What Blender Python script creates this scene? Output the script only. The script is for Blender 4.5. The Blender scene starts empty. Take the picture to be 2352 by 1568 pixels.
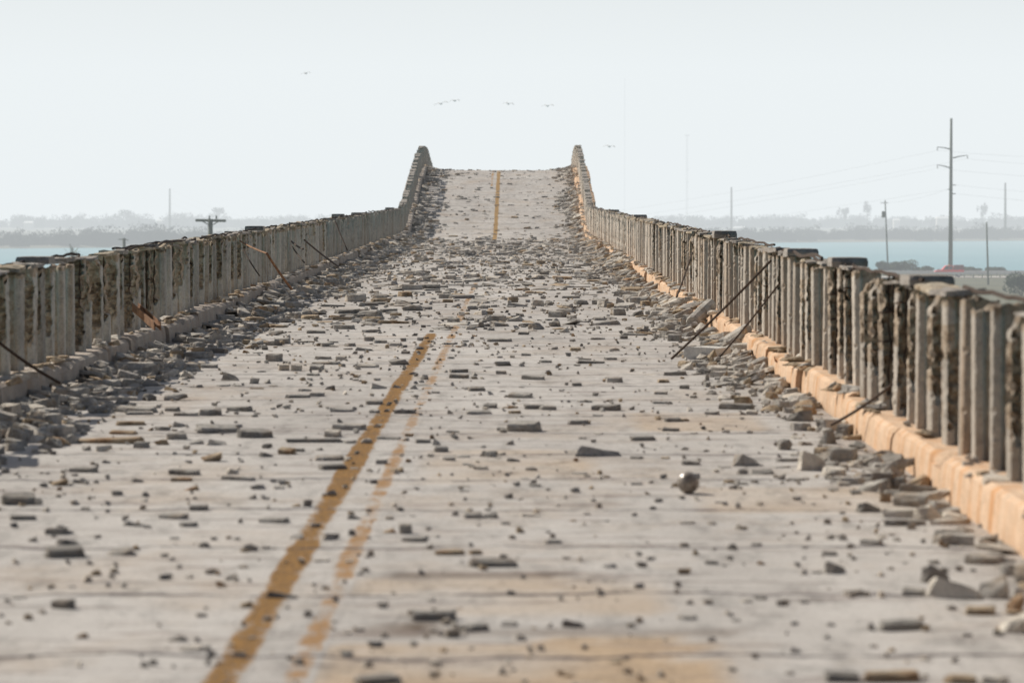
import bpy, bmesh, math, random
import numpy as np
from mathutils import Vector, Matrix, Euler, noise

random.seed(11)
rng = np.random.default_rng(5)
D = bpy.data
SC = bpy.context.scene
COL = SC.collection
R = math.radians
U = random.uniform

# ------------------------------------------------------------------ measures
H = 1.63            # eye height above the deck
F = 7500.0          # focal length in pixels of a 2352-wide picture
GR = 53.0 / F       # gentle grade of the deck
SEA = H - 18.0
XL, XR = -3.75, 2.25            # kerb faces
KT = 0.21                       # kerb height
RAILH = 1.065                    # railing top above deck


def _slope(y):
    if y < 109: return 0.0
    if y < 116: return .115 * (y - 109) / 7
    if y < 130: return .115
    if y < 144: return .115 - .205 * (y - 130) / 14
    if y < 160: return -.09
    if y < 170: return -.09 * (170 - y) / 10
    return 0.0


_E = [0.0]
for i in range(1, 4001):
    _E.append(_E[-1] + _slope(i * .1) * .1)


def zr(y):
    e = 0.0
    if y > 0:
        k = min(3999, int(y * 10)); e = _E[k] + (_E[min(4000, k + 1)] - _E[k]) * (y * 10 - k)
    return GR * y + e


PITCH = math.atan((784 - 490) / F)
YAW = math.atan(14 / F)
RMAT = Matrix.Rotation(YAW, 3, 'Z') @ Matrix.Rotation(-PITCH, 3, 'X')


def ray(x, y):
    return RMAT @ Vector(((x - 1176) / F, 1.0, -(y - 784) / F))


def ground(x, y, up=0.0):
    """point on the flat deck seen at that place of the photograph"""
    d = ray(x, y)
    t = (H - up) / (GR * d.y - d.z)
    return Vector((d.x * t, d.y * t, H + d.z * t))


def at(x, y, Y):
    d = ray(x, y)
    t = Y / d.y
    return Vector((d.x * t, Y, H + d.z * t))


# ------------------------------------------------------------------ materials
def mat(name):
    m = D.materials.new(name); m.use_nodes = True
    nt = m.node_tree
    return m, nt, nt.nodes['Principled BSDF']


def N(nt, typ, **kw):
    n = nt.nodes.new(typ)
    for k, v in kw.items():
        if k.startswith('i_'):
            n.inputs[k[2:].replace('_', ' ')].default_value = v
        else:
            setattr(n, k, v)
    return n


def L(nt, a, b): nt.links.new(a, b)


def noise_tex(nt, vec, scale, detail=4, rough=.6):
    n = N(nt, 'ShaderNodeTexNoise')
    n.inputs['Scale'].default_value = scale
    n.inputs['Detail'].default_value = detail
    n.inputs['Roughness'].default_value = rough
    L(nt, vec, n.inputs['Vector'])
    return n.outputs['Fac']


def ramp(nt, fac, stops):
    r = N(nt, 'ShaderNodeValToRGB')
    el = r.color_ramp.elements
    while len(el) > 1: el.remove(el[-1])
    el[0].position = stops[0][0]; el[0].color = (*stops[0][1], 1)
    for p, c in stops[1:]:
        e = el.new(p); e.color = (*c, 1)
    L(nt, fac, r.inputs['Fac'])
    return r.outputs['Color']


def mixc(nt, fac, a, b, mode='MIX'):
    m = N(nt, 'ShaderNodeMix', data_type='RGBA', blend_type=mode)
    for s, v in ((0, fac), (6, a), (7, b)):
        if hasattr(v, 'links') or hasattr(v, 'is_linked'): L(nt, v, m.inputs[s])
        elif s == 0: m.inputs[s].default_value = v
        else: m.inputs[s].default_value = (*v, 1)
    return m.outputs[2]


def mth(nt, op, a, b=None, c=None):
    m = N(nt, 'ShaderNodeMath', operation=op)
    for i, v in enumerate((a, b, c)):
        if v is None: continue
        if hasattr(v, 'is_linked'): L(nt, v, m.inputs[i])
        else: m.inputs[i].default_value = v
    return m.outputs[0]


def bump(nt, b, fac, strength, dist):
    bn = N(nt, 'ShaderNodeBump')
    bn.inputs['Strength'].default_value = strength
    bn.inputs['Distance'].default_value = dist
    L(nt, fac, bn.inputs['Height']); L(nt, bn.outputs[0], b.inputs['Normal'])


def wpos(nt, scale=(1, 1, 1)):
    g = N(nt, 'ShaderNodeNewGeometry')
    mp = N(nt, 'ShaderNodeMapping'); mp.inputs['Scale'].default_value = scale
    L(nt, g.outputs['Position'], mp.inputs['Vector'])
    return mp.outputs[0]


def concrete(name, c0, c1, stain, stain_amt=.5, streak=False, dirt=.55, bmp=.9, raw=None):
    m, nt, b = mat(name)
    p = wpos(nt)
    big = noise_tex(nt, p, 2.3, 5, .65)
    mid = noise_tex(nt, p, 11, 5, .7)
    fine = noise_tex(nt, p, 70, 4, .7)
    col = ramp(nt, big, [(.32, c0), (.68, c1)])
    sv = wpos(nt, (1, 1, .12)) if streak else p
    st = noise_tex(nt, sv, 7 if streak else 5, 5, .65)
    fac = ramp(nt, st, [(.50, (0, 0, 0)), (.68, (stain_amt,) * 3)])
    col = mixc(nt, fac, col, stain)
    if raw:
        va = N(nt, 'ShaderNodeVertexColor', layer_name='raw'); sc = N(nt, 'ShaderNodeSeparateColor'); L(nt, va.outputs[0], sc.inputs[0])  # layer holds broken concrete plus shade painted on post fronts and recesses
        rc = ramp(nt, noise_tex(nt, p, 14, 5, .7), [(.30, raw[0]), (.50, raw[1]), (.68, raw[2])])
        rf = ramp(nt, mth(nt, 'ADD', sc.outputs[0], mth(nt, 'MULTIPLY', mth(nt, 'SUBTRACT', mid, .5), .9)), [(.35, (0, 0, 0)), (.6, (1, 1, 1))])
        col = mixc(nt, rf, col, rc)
        oi = N(nt, 'ShaderNodeObjectInfo')
        tone = mth(nt, 'ADD', mth(nt, 'MULTIPLY', oi.outputs['Random'], .38), .76)
        cc = N(nt, 'ShaderNodeCombineColor'); [L(nt, tone, cc.inputs[q]) for q in range(3)]
        col = mixc(nt, 1.0, col, cc.outputs[0], 'MULTIPLY')
    dk = ramp(nt, mid, [(.30, (dirt,) * 3), (.52, (1, 1, 1))])
    col = mixc(nt, 1.0, col, dk, 'MULTIPLY')
    fk = ramp(nt, fine, [(.30, (.72,) * 3), (.55, (1.04,) * 3)])
    col = mixc(nt, 1.0, col, fk, 'MULTIPLY')
    L(nt, col, b.inputs['Base Color'])
    b.inputs['Roughness'].default_value = .93
    b.inputs['Specular IOR Level'].default_value = .2
    bump(nt, b, mth(nt, 'ADD', mth(nt, 'MULTIPLY', mid, .8), mth(nt, 'MULTIPLY', fine, .35)), bmp, .022)
    return m


def plain(name, col, rough=.8, metal=0.0, var=.25, scale=8):
    m, nt, b = mat(name)
    n = noise_tex(nt, wpos(nt), scale, 3, .6)
    c = ramp(nt, n, [(.3, tuple(v * (1 - var) for v in col)), (.7, tuple(min(1, v * (1 + var)) for v in col))])
    L(nt, c, b.inputs['Base Color'])
    b.inputs['Roughness'].default_value = rough
    b.inputs['Metallic'].default_value = metal
    return m


M = {}
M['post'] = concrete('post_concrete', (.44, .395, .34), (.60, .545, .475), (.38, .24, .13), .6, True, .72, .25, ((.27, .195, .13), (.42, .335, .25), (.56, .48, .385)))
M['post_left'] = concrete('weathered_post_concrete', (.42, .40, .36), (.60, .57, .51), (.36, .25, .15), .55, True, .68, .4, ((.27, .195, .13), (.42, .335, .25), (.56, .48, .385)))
M['raw'] = concrete('raw_broken_concrete', (.34, .29, .215), (.56, .49, .385), (.36, .21, .09), .7, False, .45)
M['coping'] = concrete('coping_concrete', (.30, .275, .25), (.44, .405, .365), (.28, .20, .13), .4)
M['grey'] = concrete('rubble_grey', (.36, .34, .31), (.58, .54, .49), (.38, .27, .17), .55, False, .5)
M['pale'] = concrete('rubble_pale', (.56, .51, .45), (.76, .70, .61), (.46, .32, .2), .5)
M['brown'] = concrete('rubble_brown', (.38, .29, .20), (.56, .45, .32), (.34, .17, .07), .8, False, .45)
M['dark'] = concrete('rubble_dark', (.25, .235, .215), (.40, .375, .34), (.26, .18, .12), .5, False, .5)
M['white'] = concrete('white_painted_concrete', (.68, .66, .62), (.80, .78, .74), (.5, .42, .33), .3, dirt=.8)
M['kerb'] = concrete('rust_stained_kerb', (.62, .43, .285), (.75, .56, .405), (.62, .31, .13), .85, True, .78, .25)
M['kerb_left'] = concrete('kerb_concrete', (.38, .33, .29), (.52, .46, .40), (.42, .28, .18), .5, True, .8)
M['rust'] = plain('rusty_steel', (.055, .032, .02), .9, .1, .5, 30)
M['rust_light'] = plain('orange_rusty_steel', (.26, .135, .07), .95, 0, .5, 14)
M['pole'] = plain('weathered_pole', (.10, .12, .085), .9, 0, .2, 1)
M['steel'] = plain('galvanised_steel', (.80, .76, .72), .6, .0, .1, 3)
M['wire'] = plain('wire_metal', (.12, .12, .11), .6)
M['bark'] = plain('palm_bark', (.16, .13, .10), .95)
M['bird'] = plain('bird_feathers', (.62, .62, .60), .9, 0, .2, 9)
M['roof'] = plain('pale_roof', (.75, .74, .72), .7)
M['wall'] = plain('house_wall', (.60, .57, .52), .9)
M['window'] = plain('dark_window', (.03, .04, .05), .2)


def foliage(name, c0, c1, scale=.6):
    m, nt, b = mat(name)
    n = noise_tex(nt, wpos(nt), scale, 5, .7)
    L(nt, ramp(nt, n, [(.35, c0), (.65, c1)]), b.inputs['Base Color'])
    b.inputs['Roughness'].default_value = .9
    return m


M['wood'] = foliage('mangrove_foliage', (.02, .03, .02), (.055, .07, .04), .08)
M['shrub'] = foliage('shrub_foliage', (.035, .055, .02), (.11, .14, .06), .5)
M['palm'] = foliage('palm_foliage', (.05, .07, .03), (.13, .15, .07), .6)
M['grass'] = foliage('verge_grass', (.06, .065, .028), (.12, .11, .055), .12)
M['land'] = foliage('far_land', (.06, .075, .045), (.13, .12, .08), .01)


def road_material(name='road_concrete', paint=None):
    m, nt, b = mat(name)
    p = wpos(nt)
    sp = N(nt, 'ShaderNodeSeparateXYZ'); L(nt, p, sp.inputs[0])
    big = noise_tex(nt, wpos(nt, (.5, .12, 1)), 1.6, 5, .6)
    mid = noise_tex(nt, wpos(nt, (1, .35, 1)), 6, 5, .7)
    fine = noise_tex(nt, p, 60, 4, .75)
    col = ramp(nt, big, [(.30, (.41, .385, .362)), (.70, (.55, .522, .492))])
    at_ = N(nt, 'ShaderNodeVertexColor', layer_name='stain')
    sc = N(nt, 'ShaderNodeSeparateColor'); L(nt, at_.outputs[0], sc.inputs[0])
    col = mixc(nt, sc.outputs[0], col, (.47, .35, .235))
    col = mixc(nt, sc.outputs[1], col, (.15, .11, .08))
    tn = noise_tex(nt, wpos(nt, (.35, .30, 1)), 2.4, 6, .68)
    tf = ramp(nt, tn, [(.50, (0, 0, 0)), (.70, (.5,) * 3)])
    col = mixc(nt, tf, col, (.40, .30, .21))
    # thin lines of dust and scaling lying across the deck
    ln = noise_tex(nt, wpos(nt, (.55, 3.2, 1)), 2.2, 6, .7)
    lf = ramp(nt, ln, [(.54, (0, 0, 0)), (.64, (.62,) * 3)])
    col = mixc(nt, lf, col, (.20, .155, .14))
    l2 = noise_tex(nt, wpos(nt, (.8, 2.0, 1)), 5.0, 5, .7)
    col = mixc(nt, ramp(nt, l2, [(.55, (0, 0, 0)), (.70, (.55,) * 3)]), col, (.62, .58, .55))
    dk = ramp(nt, mid, [(.30, (.66,) * 3), (.5, (1, 1, 1))])
    col = mixc(nt, 1.0, col, dk, 'MULTIPLY')
    fk = ramp(nt, fine, [(.30, (.60,) * 3), (.5, (1.06,) * 3)])
    col = mixc(nt, 1.0, col, fk, 'MULTIPLY')
    if paint:
        xc, w, thr, c0, c1 = paint
        e1 = noise_tex(nt, wpos(nt, (1, .45, 1)), 9, 6, .75)
        e2 = noise_tex(nt, wpos(nt, (1, .3, 1)), 55, 3, .7)
        e3 = noise_tex(nt, wpos(nt, (.6, .22, 1)), 3.1, 3, .6)
        dx = mth(nt, 'DIVIDE', mth(nt, 'ABSOLUTE', mth(nt, 'SUBTRACT', sp.outputs[0], xc)), w / 2)
        dx = mth(nt, 'POWER', dx, 3.0)
        v = mth(nt, 'ADD', mth(nt, 'MULTIPLY', e1, .9), mth(nt, 'ADD', mth(nt, 'MULTIPLY', e2, .55), mth(nt, 'MULTIPLY', e3, .8)))
        v = mth(nt, 'SUBTRACT', v, mth(nt, 'MULTIPLY', dx, .42))
        pf = ramp(nt, mth(nt, 'SUBTRACT', v, thr), [(.0, (0, 0, 0)), (.16, (1, 1, 1))])
        pc = ramp(nt, e2, [(.35, c0), (.62, c1)])
        col = mixc(nt, pf, col, pc)
    # transverse cracks, 1.75 m apart, wandering and broken
    wob = N(nt, 'ShaderNodeTexNoise', noise_dimensions='2D')
    mp = N(nt, 'ShaderNodeMapping'); mp.inputs['Scale'].default_value = (1.1, .25, 1)
    L(nt, p, mp.inputs[0]); L(nt, mp.outputs[0], wob.inputs['Vector'])
    wob.inputs['Scale'].default_value = 1.0; wob.inputs['Detail'].default_value = 5; wob.inputs['Roughness'].default_value = .62
    yy = mth(nt, 'ADD', sp.outputs[1], mth(nt, 'MULTIPLY', mth(nt, 'SUBTRACT', wob.outputs['Fac'], .5), .5))
    fr = mth(nt, 'FRACT', mth(nt, 'DIVIDE', yy, 1.75))
    d = mth(nt, 'ABSOLUTE', mth(nt, 'SUBTRACT', fr, .5))          # 0 at the crack
    wn = noise_tex(nt, wpos(nt, (1, .4, 1)), 3.0, 4, .7)
    wid = mth(nt, 'MAXIMUM', mth(nt, 'MULTIPLY', mth(nt, 'SUBTRACT', wn, .33), .12), .0)
    crack = mth(nt, 'SUBTRACT', 1.0, mth(nt, 'MINIMUM', mth(nt, 'DIVIDE', d, mth(nt, 'ADD', wid, .0005)), 1.0))
    crack = mth(nt, 'MULTIPLY', crack, 1.5)
    crack.node.use_clamp = True
    col = mixc(nt, mth(nt, 'MULTIPLY', crack, .85), col, (.07, .06, .065))
    L(nt, col, b.inputs['Base Color'])
    b.inputs['Roughness'].default_value = .92
    b.inputs['Specular IOR Level'].default_value = .15
    hgt = mth(nt, 'SUBTRACT', mth(nt, 'ADD', mth(nt, 'MULTIPLY', mid, .5), mth(nt, 'MULTIPLY', fine, .3)), crack)
    bump(nt, b, hgt, .35, .012)
    return m


M['road'] = road_material()
M['paint_a'] = road_material('yellow_paint', (-.985, .15, .82, (.14, .08, .035), (.31, .165, .045)))
M['paint_b'] = road_material('faded_yellow_paint', (-.745, .13, 1.045, (.27, .17, .09), (.38, .22, .10)))
M['paint_c'] = road_material('yellow_paint_far', (-.79, .16, .74, (.25, .15, .06), (.40, .25, .10)))
M['paint_d'] = road_material('faded_yellow_paint_far', (-1.03, .14, 1.0, (.30, .19, .10), (.43, .26, .12)))


def water_material():
    m, nt, b = mat('sea_water')
    n = noise_tex(nt, wpos(nt, (1, .25, 1)), .02, 4, .6)
    L(nt, ramp(nt, n, [(.3, (.12, .28, .33)), (.7, (.155, .33, .37))]), b.inputs['Base Color'])
    b.inputs['Roughness'].default_value = .45
    b.inputs['Specular IOR Level'].default_value = .15
    bump(nt, b, noise_tex(nt, wpos(nt, (1, .5, 1)), .6, 4, .6), .6, .3)
    return m


M['water'] = water_material()

# ------------------------------------------------------------------ mesh helpers


class MB:
    def __init__(s): s.v = []; s.f = []; s.mi = []

    def add(s, vs, fs, mi=0):
        o = len(s.v); s.v += [tuple(v) for v in vs]
        s.f += [tuple(i + o for i in f) for f in fs]; s.mi += [mi] * len(fs)
        return s

    def box(s, a, b, mi=0):
        x0, y0, z0 = a; x1, y1, z1 = b
        vs = [(x0, y0, z0), (x1, y0, z0), (x1, y1, z0), (x0, y1, z0), (x0, y0, z1), (x1, y0, z1), (x1, y1, z1), (x0, y1, z1)]
        return s.add(vs, [(0, 3, 2, 1), (4, 5, 6, 7), (0, 1, 5, 4), (1, 2, 6, 5), (2, 3, 7, 6), (3, 0, 4, 7)], mi)

    def tube(s, pts, r, n=6, mi=0):
        pts = [Vector(p) for p in pts]
        rs = r if isinstance(r, (list, tuple)) else [r] * len(pts)
        rings = []
        for i, p in enumerate(pts):
            t = (pts[min(i + 1, len(pts) - 1)] - pts[max(i - 1, 0)]).normalized()
            u = t.cross(Vector((0, 0, 1)))
            if u.length < 1e-3: u = t.cross(Vector((1, 0, 0)))
            u.normalize(); w = t.cross(u)
            rings.append([p + (u * math.cos(a) + w * math.sin(a)) * rs[i] for a in [2 * math.pi * k / n for k in range(n)]])
        vs = [q for r_ in rings for q in r_]; fs = []
        for i in range(len(rings) - 1):
            for k in range(n):
                fs.append((i * n + k, i * n + (k + 1) % n, (i + 1) * n + (k + 1) % n, (i + 1) * n + k))
        fs.append(tuple(range(n))[::-1]); fs.append(tuple(range((len(rings) - 1) * n, len(rings) * n)))
        return s.add(vs, fs, mi)

    def mesh(s, name, mats, smooth=False):
        me = D.meshes.new(name); me.from_pydata(s.v, [], s.f)
        for m in (mats if isinstance(mats, (list, tuple)) else [mats]): me.materials.append(m)
        if len(set(s.mi)) > 1: me.polygons.foreach_set('material_index', s.mi)
        if smooth: me.polygons.foreach_set('use_smooth', [True] * len(s.f))
        me.update(); return me

    def build(s, name, mats, parent=None, loc=None, smooth=False):
        return link(name, s.mesh(name, mats, smooth), parent, loc)


def link(name, me, parent=None, loc=None, rot=None, scale=None):
    o = D.objects.new(name, me); COL.objects.link(o)
    if parent: o.parent = parent
    if loc is not None: o.location = loc
    if rot is not None: o.rotation_euler = rot
    if scale is not None: o.scale = scale
    return o


def tag(o, label=None, cat=None, group=None, kind=None):
    if label: o['label'] = label
    if cat: o['category'] = cat
    if group: o['group'] = group
    if kind: o['kind'] = kind
    return o


def thing(name, label, cat, loc=(0, 0, 0), rot=None, group=None):
    o = link(name, None, None, loc, rot)
    o.empty_display_size = .2
    return tag(o, label, cat, group)


def nz(v, s, seed=0.0):
    return noise.noise(Vector((v[0] * s + seed, v[1] * s + seed * 1.7, v[2] * s - seed)))


# ------------------------------------------------------------------ deck, kerbs, paint
def road_deck():
    ys = [-8 + .2 * i for i in range(890)] + [170 + 4 * i for i in range(30)]
    xs = np.linspace(XL - .02, XR + .02, 49)
    vs = []; st = []
    for y in ys:
        for x in xs:
            z = zr(y)
            vs.append((x, y, z))
            tan = dark = 0.0
            n1 = nz((x, y, 0), 1.3, 7)
            n3 = nz((x, y, 0), 4, 3)
            if -.66 + .04 * n3 < x < .66 + .15 * n3 and y < 11.7 + .5 * n1: tan = .75 + .8 * n1
            if abs(y - 12.0 - .3 * n1) < .13 + .1 * n3 and -.75 < x < .85: dark = max(dark, .55 + .6 * n3)
            if -.70 < x < .6 and 12.6 < y < 13.8: tan = max(tan, .35 + .9 * n1)
            if abs(y - 13.8 - .3 * n1) < .09 + .08 * n3 and -.5 < x < .35: dark = max(dark, .75 + .3 * n3)
            if -.5 < x < .5 and 18 < y < 20.5: tan = max(tan, .35 + .9 * n1)
            if 1.0 < x < 2.2 and 16.5 < y < 18: tan = max(tan, .4 + .4 * n1)
            if .8 < x < 1.7 and 22 < y < 24: tan = max(tan, .5 + .4 * n1)
            # run-off dirt along both kerbs
            dk = min(x - XL, (XR - x) * 1.6)
            dark = max(dark, .35 * max(0, 1 - dk / .7) + .2 * max(0, n1) * (dk < 1.2))
            st.append((max(0, min(1, tan)), max(0, min(1, dark)), 0, 1))
    nx = len(xs); fs = []
    for j in range(len(ys) - 1):
        for i in range(nx - 1):
            a = j * nx + i; fs.append((a, a + 1, a + nx + 1, a + nx))
    mb = MB(); mb.add(vs, fs)
    me = mb.mesh('road', M['road'], True)
    ca = me.color_attributes.new('stain', 'FLOAT_COLOR', 'POINT')
    ca.data.foreach_set('color', [c for q in st for c in q])
    tag(link('road', me), kind='structure')


def kerb(side):
    """the kerb the railing stands on: short cast lengths that do not quite line up, with knocked-off edges"""
    mb = MB()
    s = 1 if side > 0 else -1
    x0 = XR if s > 0 else XL
    y = -7.0
    while y < 176:
        ln = U(1.8, 3.6)
        ox = U(-.035, .035); oz = U(-.03, .015)
        n = max(3, int(ln / .16))
        rows = []
        for k in range(n + 1):
            yy = y + (ln - .012) * k / n
            z = zr(yy)
            e = nz((x0, yy, 0), 2.1, 4 + side)
            e2 = nz((x0, yy, 0), 9, 9)
            chip = max(0, e - .30) * .35 + .005 * abs(e2)
            bx = x0 + s * (ox + .003 * e2)
            prof = [(0, -.05), (.004, .06), (.010 + .004 * e, .13), (.018 + chip * .4, KT + oz - .02 - chip), (.05 + chip * 1.2, KT + oz),
                    (.20, KT + oz + .004 * e2), (.58, KT + oz), (.58, -.35)]
            rows.append([(bx + s * px, yy, z + pz) for px, pz in prof])
        m_ = len(rows[0]); vs = [p for r in rows for p in r]; fs = []
        for k in range(n):
            for j in range(m_ - 1):
                a = k * m_ + j; q = (a, a + 1, a + m_ + 1, a + m_)
                fs.append(q if s < 0 else q[::-1])
        e0 = tuple(range(m_)); e1 = tuple(range(n * m_, n * m_ + m_))
        fs.append(e0 if s > 0 else e0[::-1]); fs.append(e1[::-1] if s > 0 else e1)
        mb.add(vs, fs)
        y += ln
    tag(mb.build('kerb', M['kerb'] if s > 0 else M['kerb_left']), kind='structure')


def strip(x, w, y0, y1, name, m):
    mb = MB(); n = int((y1 - y0) / .2)
    vs = []
    for k in range(n + 1):
        y = y0 + .2 * k
        vs += [(x - w / 2, y, zr(y) + .0008), (x + w / 2, y, zr(y) + .0008)]
    mb.add(vs, [(2 * k, 2 * k + 1, 2 * k + 3, 2 * k + 2) for k in range(n)])
    tag(mb.build(name, m, smooth=True), kind='structure')


def deck_structure():
    mb = MB()
    ys = list(range(-20, 110, 5)) + [110 + 2 * i for i in range(35)] + [200, 240, 290]
    for a, b in zip(ys[:-1], ys[1:]):
        za, zb = zr(a), zr(b)
        for x0, x1, t0, t1 in ((XL - .56, XR + .56, -.06, -.45), (-3.4, -2.9, -.46, -1.5), (-1.0, -.5, -.46, -1.5), (1.4, 1.9, -.46, -1.5)):
            vs = [(x0, a, za + t1), (x1, a, za + t1), (x1, a, za + t0), (x0, a, za + t0), (x0, b, zb + t1), (x1, b, zb + t1), (x1, b, zb + t0), (x0, b, zb + t0)]
            mb.add(vs, [(0, 1, 2, 3), (7, 6, 5, 4), (0, 4, 5, 1), (3, 2, 6, 7), (0, 3, 7, 4), (1, 5, 6, 2)])
    tag(mb.build('bridge_deck', M['coping']), kind='structure')
    pm = MB(); pm.box((-3.9, -.6, SEA - 2), (2.4, .6, -1.75)); me = pm.mesh('bridge_pier', M['coping'])
    for k, y in enumerate((8, 32, 56, 80)):
        o = link('bridge_pier', me, None, (0, y, zr(y)))
        o['kind'] = 'structure'


road_deck(); kerb(1); kerb(-1); deck_structure()
strip(-.985, .15, 7, 37.4, 'centre_line', M['paint_a'])
strip(-.745, .13, 7, 64, 'faded_centre_line', M['paint_b'])
strip(-.745, .16, 86, 100, 'faded_centre_line', M['paint_b'])
strip(-.79, .17, 106, 150, 'centre_line', M['paint_c'])
strip(-1.03, .14, 128, 150, 'faded_centre_line', M['paint_d'])

# ------------------------------------------------------------------ railings
PW, PT, PS = .205, .165, .62       # post width across, thickness along, spacing


def grid_box(nx, ny, nz_, f):
    """surface of a subdivided box; f maps (u,v,w in 0..1) to a point"""
    idx = {}; vs = []; fs = []

    def vid(i, j, k):
        if (i, j, k) not in idx:
            idx[(i, j, k)] = len(vs); vs.append(f(i / nx, j / ny, k / nz_))
        return idx[(i, j, k)]
    for i in range(nx):
        for j in range(ny):
            fs.append((vid(i, j, 0), vid(i, j + 1, 0), vid(i + 1, j + 1, 0), vid(i + 1, j, 0)))
            fs.append((vid(i, j, nz_), vid(i + 1, j, nz_), vid(i + 1, j + 1, nz_), vid(i, j + 1, nz_)))
    for i in range(nx):
        for k in range(nz_):
            fs.append((vid(i, 0, k), vid(i + 1, 0, k), vid(i + 1, 0, k + 1), vid(i, 0, k + 1)))
            fs.append((vid(i, ny, k), vid(i, ny, k + 1), vid(i + 1, ny, k + 1), vid(i + 1, ny, k)))
    for j in range(ny):
        for k in range(nz_):
            fs.append((vid(0, j, k), vid(0, j, k + 1), vid(0, j + 1, k + 1), vid(0, j + 1, k)))
            fs.append((vid(nx, j, k), vid(nx, j + 1, k), vid(nx, j + 1, k + 1), vid(nx, j, k + 1)))
    return vs, fs


HL = {1: 1.065, -1: 1.03}


def post_mesh(seed, kind, s, mats, lod=1.0):
    """s=+1: outward is +x.  origin at the inner front foot.  kinds: whole, spalled, split, stub, hooked"""
    rs = random.Random(seed * 7 + 1)
    RAILH = HL[s]
    hgt = RAILH - KT + rs.uniform(-.04, .01)
    if kind == 'stub': hgt = rs.uniform(.32, .60)
    zones = []
    if kind in ('spalled', 'hooked'):
        for _ in range(rs.choice((1, 2, 2))):
            a = rs.uniform(.2, .75); zones.append((a, a + rs.uniform(.2, .55), rs.choice('ffi'), rs.uniform(.03, .07)))
    if kind == 'split':
        a = rs.uniform(.05, .4); zones.append((a, 1.2, 'f', rs.uniform(.07, .10)))
        zones.append((rs.uniform(.1, .6), rs.uniform(.7, 1.2), 'i', rs.uniform(.035, .06)))
    if kind in ('spalled', 'hooked', 'split') and rs.random() < .75:
        a = rs.uniform(.1, .5); zones.append((a, a + rs.uniform(.35, .8), 'm', rs.uniform(.04, .075)))
    if kind == 'whole' and rs.random() < .5: zones.append((rs.uniform(.7, .9), 1.1, 'f', .035))
    sd = seed * 3.17
    nx, ny, nzz = (9, 5, 34) if lod == 1 else (4, 3, 16)
    raw = {}

    def f(u, v, w):
        x = u * PW; y = v * PT; z = w * hgt - .02
        j = nz((u * 2, v * 2, w * 9), 1.0, sd)
        j2 = nz((u * 5, v * 4, w * 26), 1.0, sd + 4)
        ch = .006
        if u in (0, 1) and v in (0, 1):
            c = ch + max(0, j2 - .22) * .035
            x += c * (1 if u == 0 else -1); y += c * (1 if v == 0 else -1)
        push = 0
        if u > .3 and v < .3: y += .052 + .012 * j
        for (a, b, sidex, dep) in zones:
            aa = a + .10 * j2 + .05 * j; bb = b + .10 * j2
            if aa < w < bb:
                dd = dep * (1 + .55 * j2)
                if sidex == 'o': x = min(x, PW - dd) if u > .15 else x
                if sidex == 'i' and u < .6 and (s < 0 or j > .25): x = max(x, dd * (.35 + .65 * abs(math.sin(z * 17 + sd))))
                if sidex == 'm' and .1 < u < .58 and v < .7: y = max(y, dd * 1.25 + .02 * j2)
                if sidex == 'f' and v < .6 and (u > .15 or j2 > .3): y = max(y, dd * 1.1)
                push = 1
        amp = .010 if push else .0035
        x += amp * nz((u * 6, v * 6, w * 40), 1, sd); y += amp * 1.4 * nz((u * 6, v * 6, w * 40), 1, sd + 9)
        if w > .93:
            z += .05 * nz((u * 3, v * 3, 0), 1, sd + 2) - (.02 * abs(j2))
            if kind == 'stub': z += .10 * (nz((u * 2, v * 2, 1), 1, sd))
        if kind == 'hooked' and w > .88: x += (w - .88) * .25; y -= (w - .88) * .9
        return (s * x, y, z)
    vs, fs = grid_box(nx, ny, nzz, f)
    if s < 0: fs = [q[::-1] for q in fs]
    raw_shade = []
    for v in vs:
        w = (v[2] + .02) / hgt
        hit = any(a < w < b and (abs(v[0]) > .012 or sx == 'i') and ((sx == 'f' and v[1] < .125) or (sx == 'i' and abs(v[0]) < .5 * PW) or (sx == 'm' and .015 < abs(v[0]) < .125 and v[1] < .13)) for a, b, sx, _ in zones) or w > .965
        raw_shade += [1.0 if hit else (.50 if abs(v[0]) > .06 and .02 < v[1] < .1 else .33 if abs(v[0]) > .012 and v[1] < .03 else 0.0), 0.0, 0.0, 1.0]  # full on broken concrete; partial values paint shade into recess and front face
    me = D.meshes.new('post'); me.from_pydata(vs, [], fs)
    me.materials.append(mats[0])
    me.color_attributes.new('raw', 'FLOAT_COLOR', 'POINT').data.foreach_set('color', raw_shade)
    me.update()
    rb = None
    # exposed bars
    if kind in ('split', 'stub') or (kind == 'spalled' and rs.random() < .4):
        b = MB(); top = RAILH - KT - .01
        xs = [rs.uniform(.035, .07)] + ([rs.uniform(.075, .11)] if kind == 'split' and rs.random() < .6 else [])
        for x in xs:
            yb = rs.uniform(.005, .035); pts = []
            wob = rs.uniform(.006, .03); lo_ = rs.uniform(.02, .45)
            for k in range(9):
                z = lo_ + (top - lo_) * k / 8
                pts.append((s * (x + wob * nz((k * .9, x, 0), 1, sd)), yb + wob * nz((k * .9, 3, x), 1, sd), z))
            pts.append((s * (x + .02), yb + .05, top + .02)); pts.append((s * (x + .03), yb + .20, top + .025))
            b.tube(pts, rs.uniform(.007, .011), 5)
        if kind in ('split', 'stub', 'spalled'):
            for _ in range(rs.choice((0, 1, 1, 2))):
                z = rs.uniform(.3, .75)
                b.tube([(-s * .005, .05, z), (s * .01, .0, z + rs.uniform(-.01, .01)), (s * PW * .5, -.012, z + rs.uniform(-.02, .02)), (s * (PW - .02), .0, z + rs.uniform(-.02, .02)), (s * (PW - .01), -.06, z - .03)], .006, 4)
        rb = b.mesh('exposed_bar', M['rust'])
    return me, rb


KINDS = ['whole', 'spalled', 'split', 'whole', 'hooked', 'spalled', 'split', 'stub', 'whole', 'spalled', 'hooked', 'split', 'whole', 'stub', 'spalled', 'whole']


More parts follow.
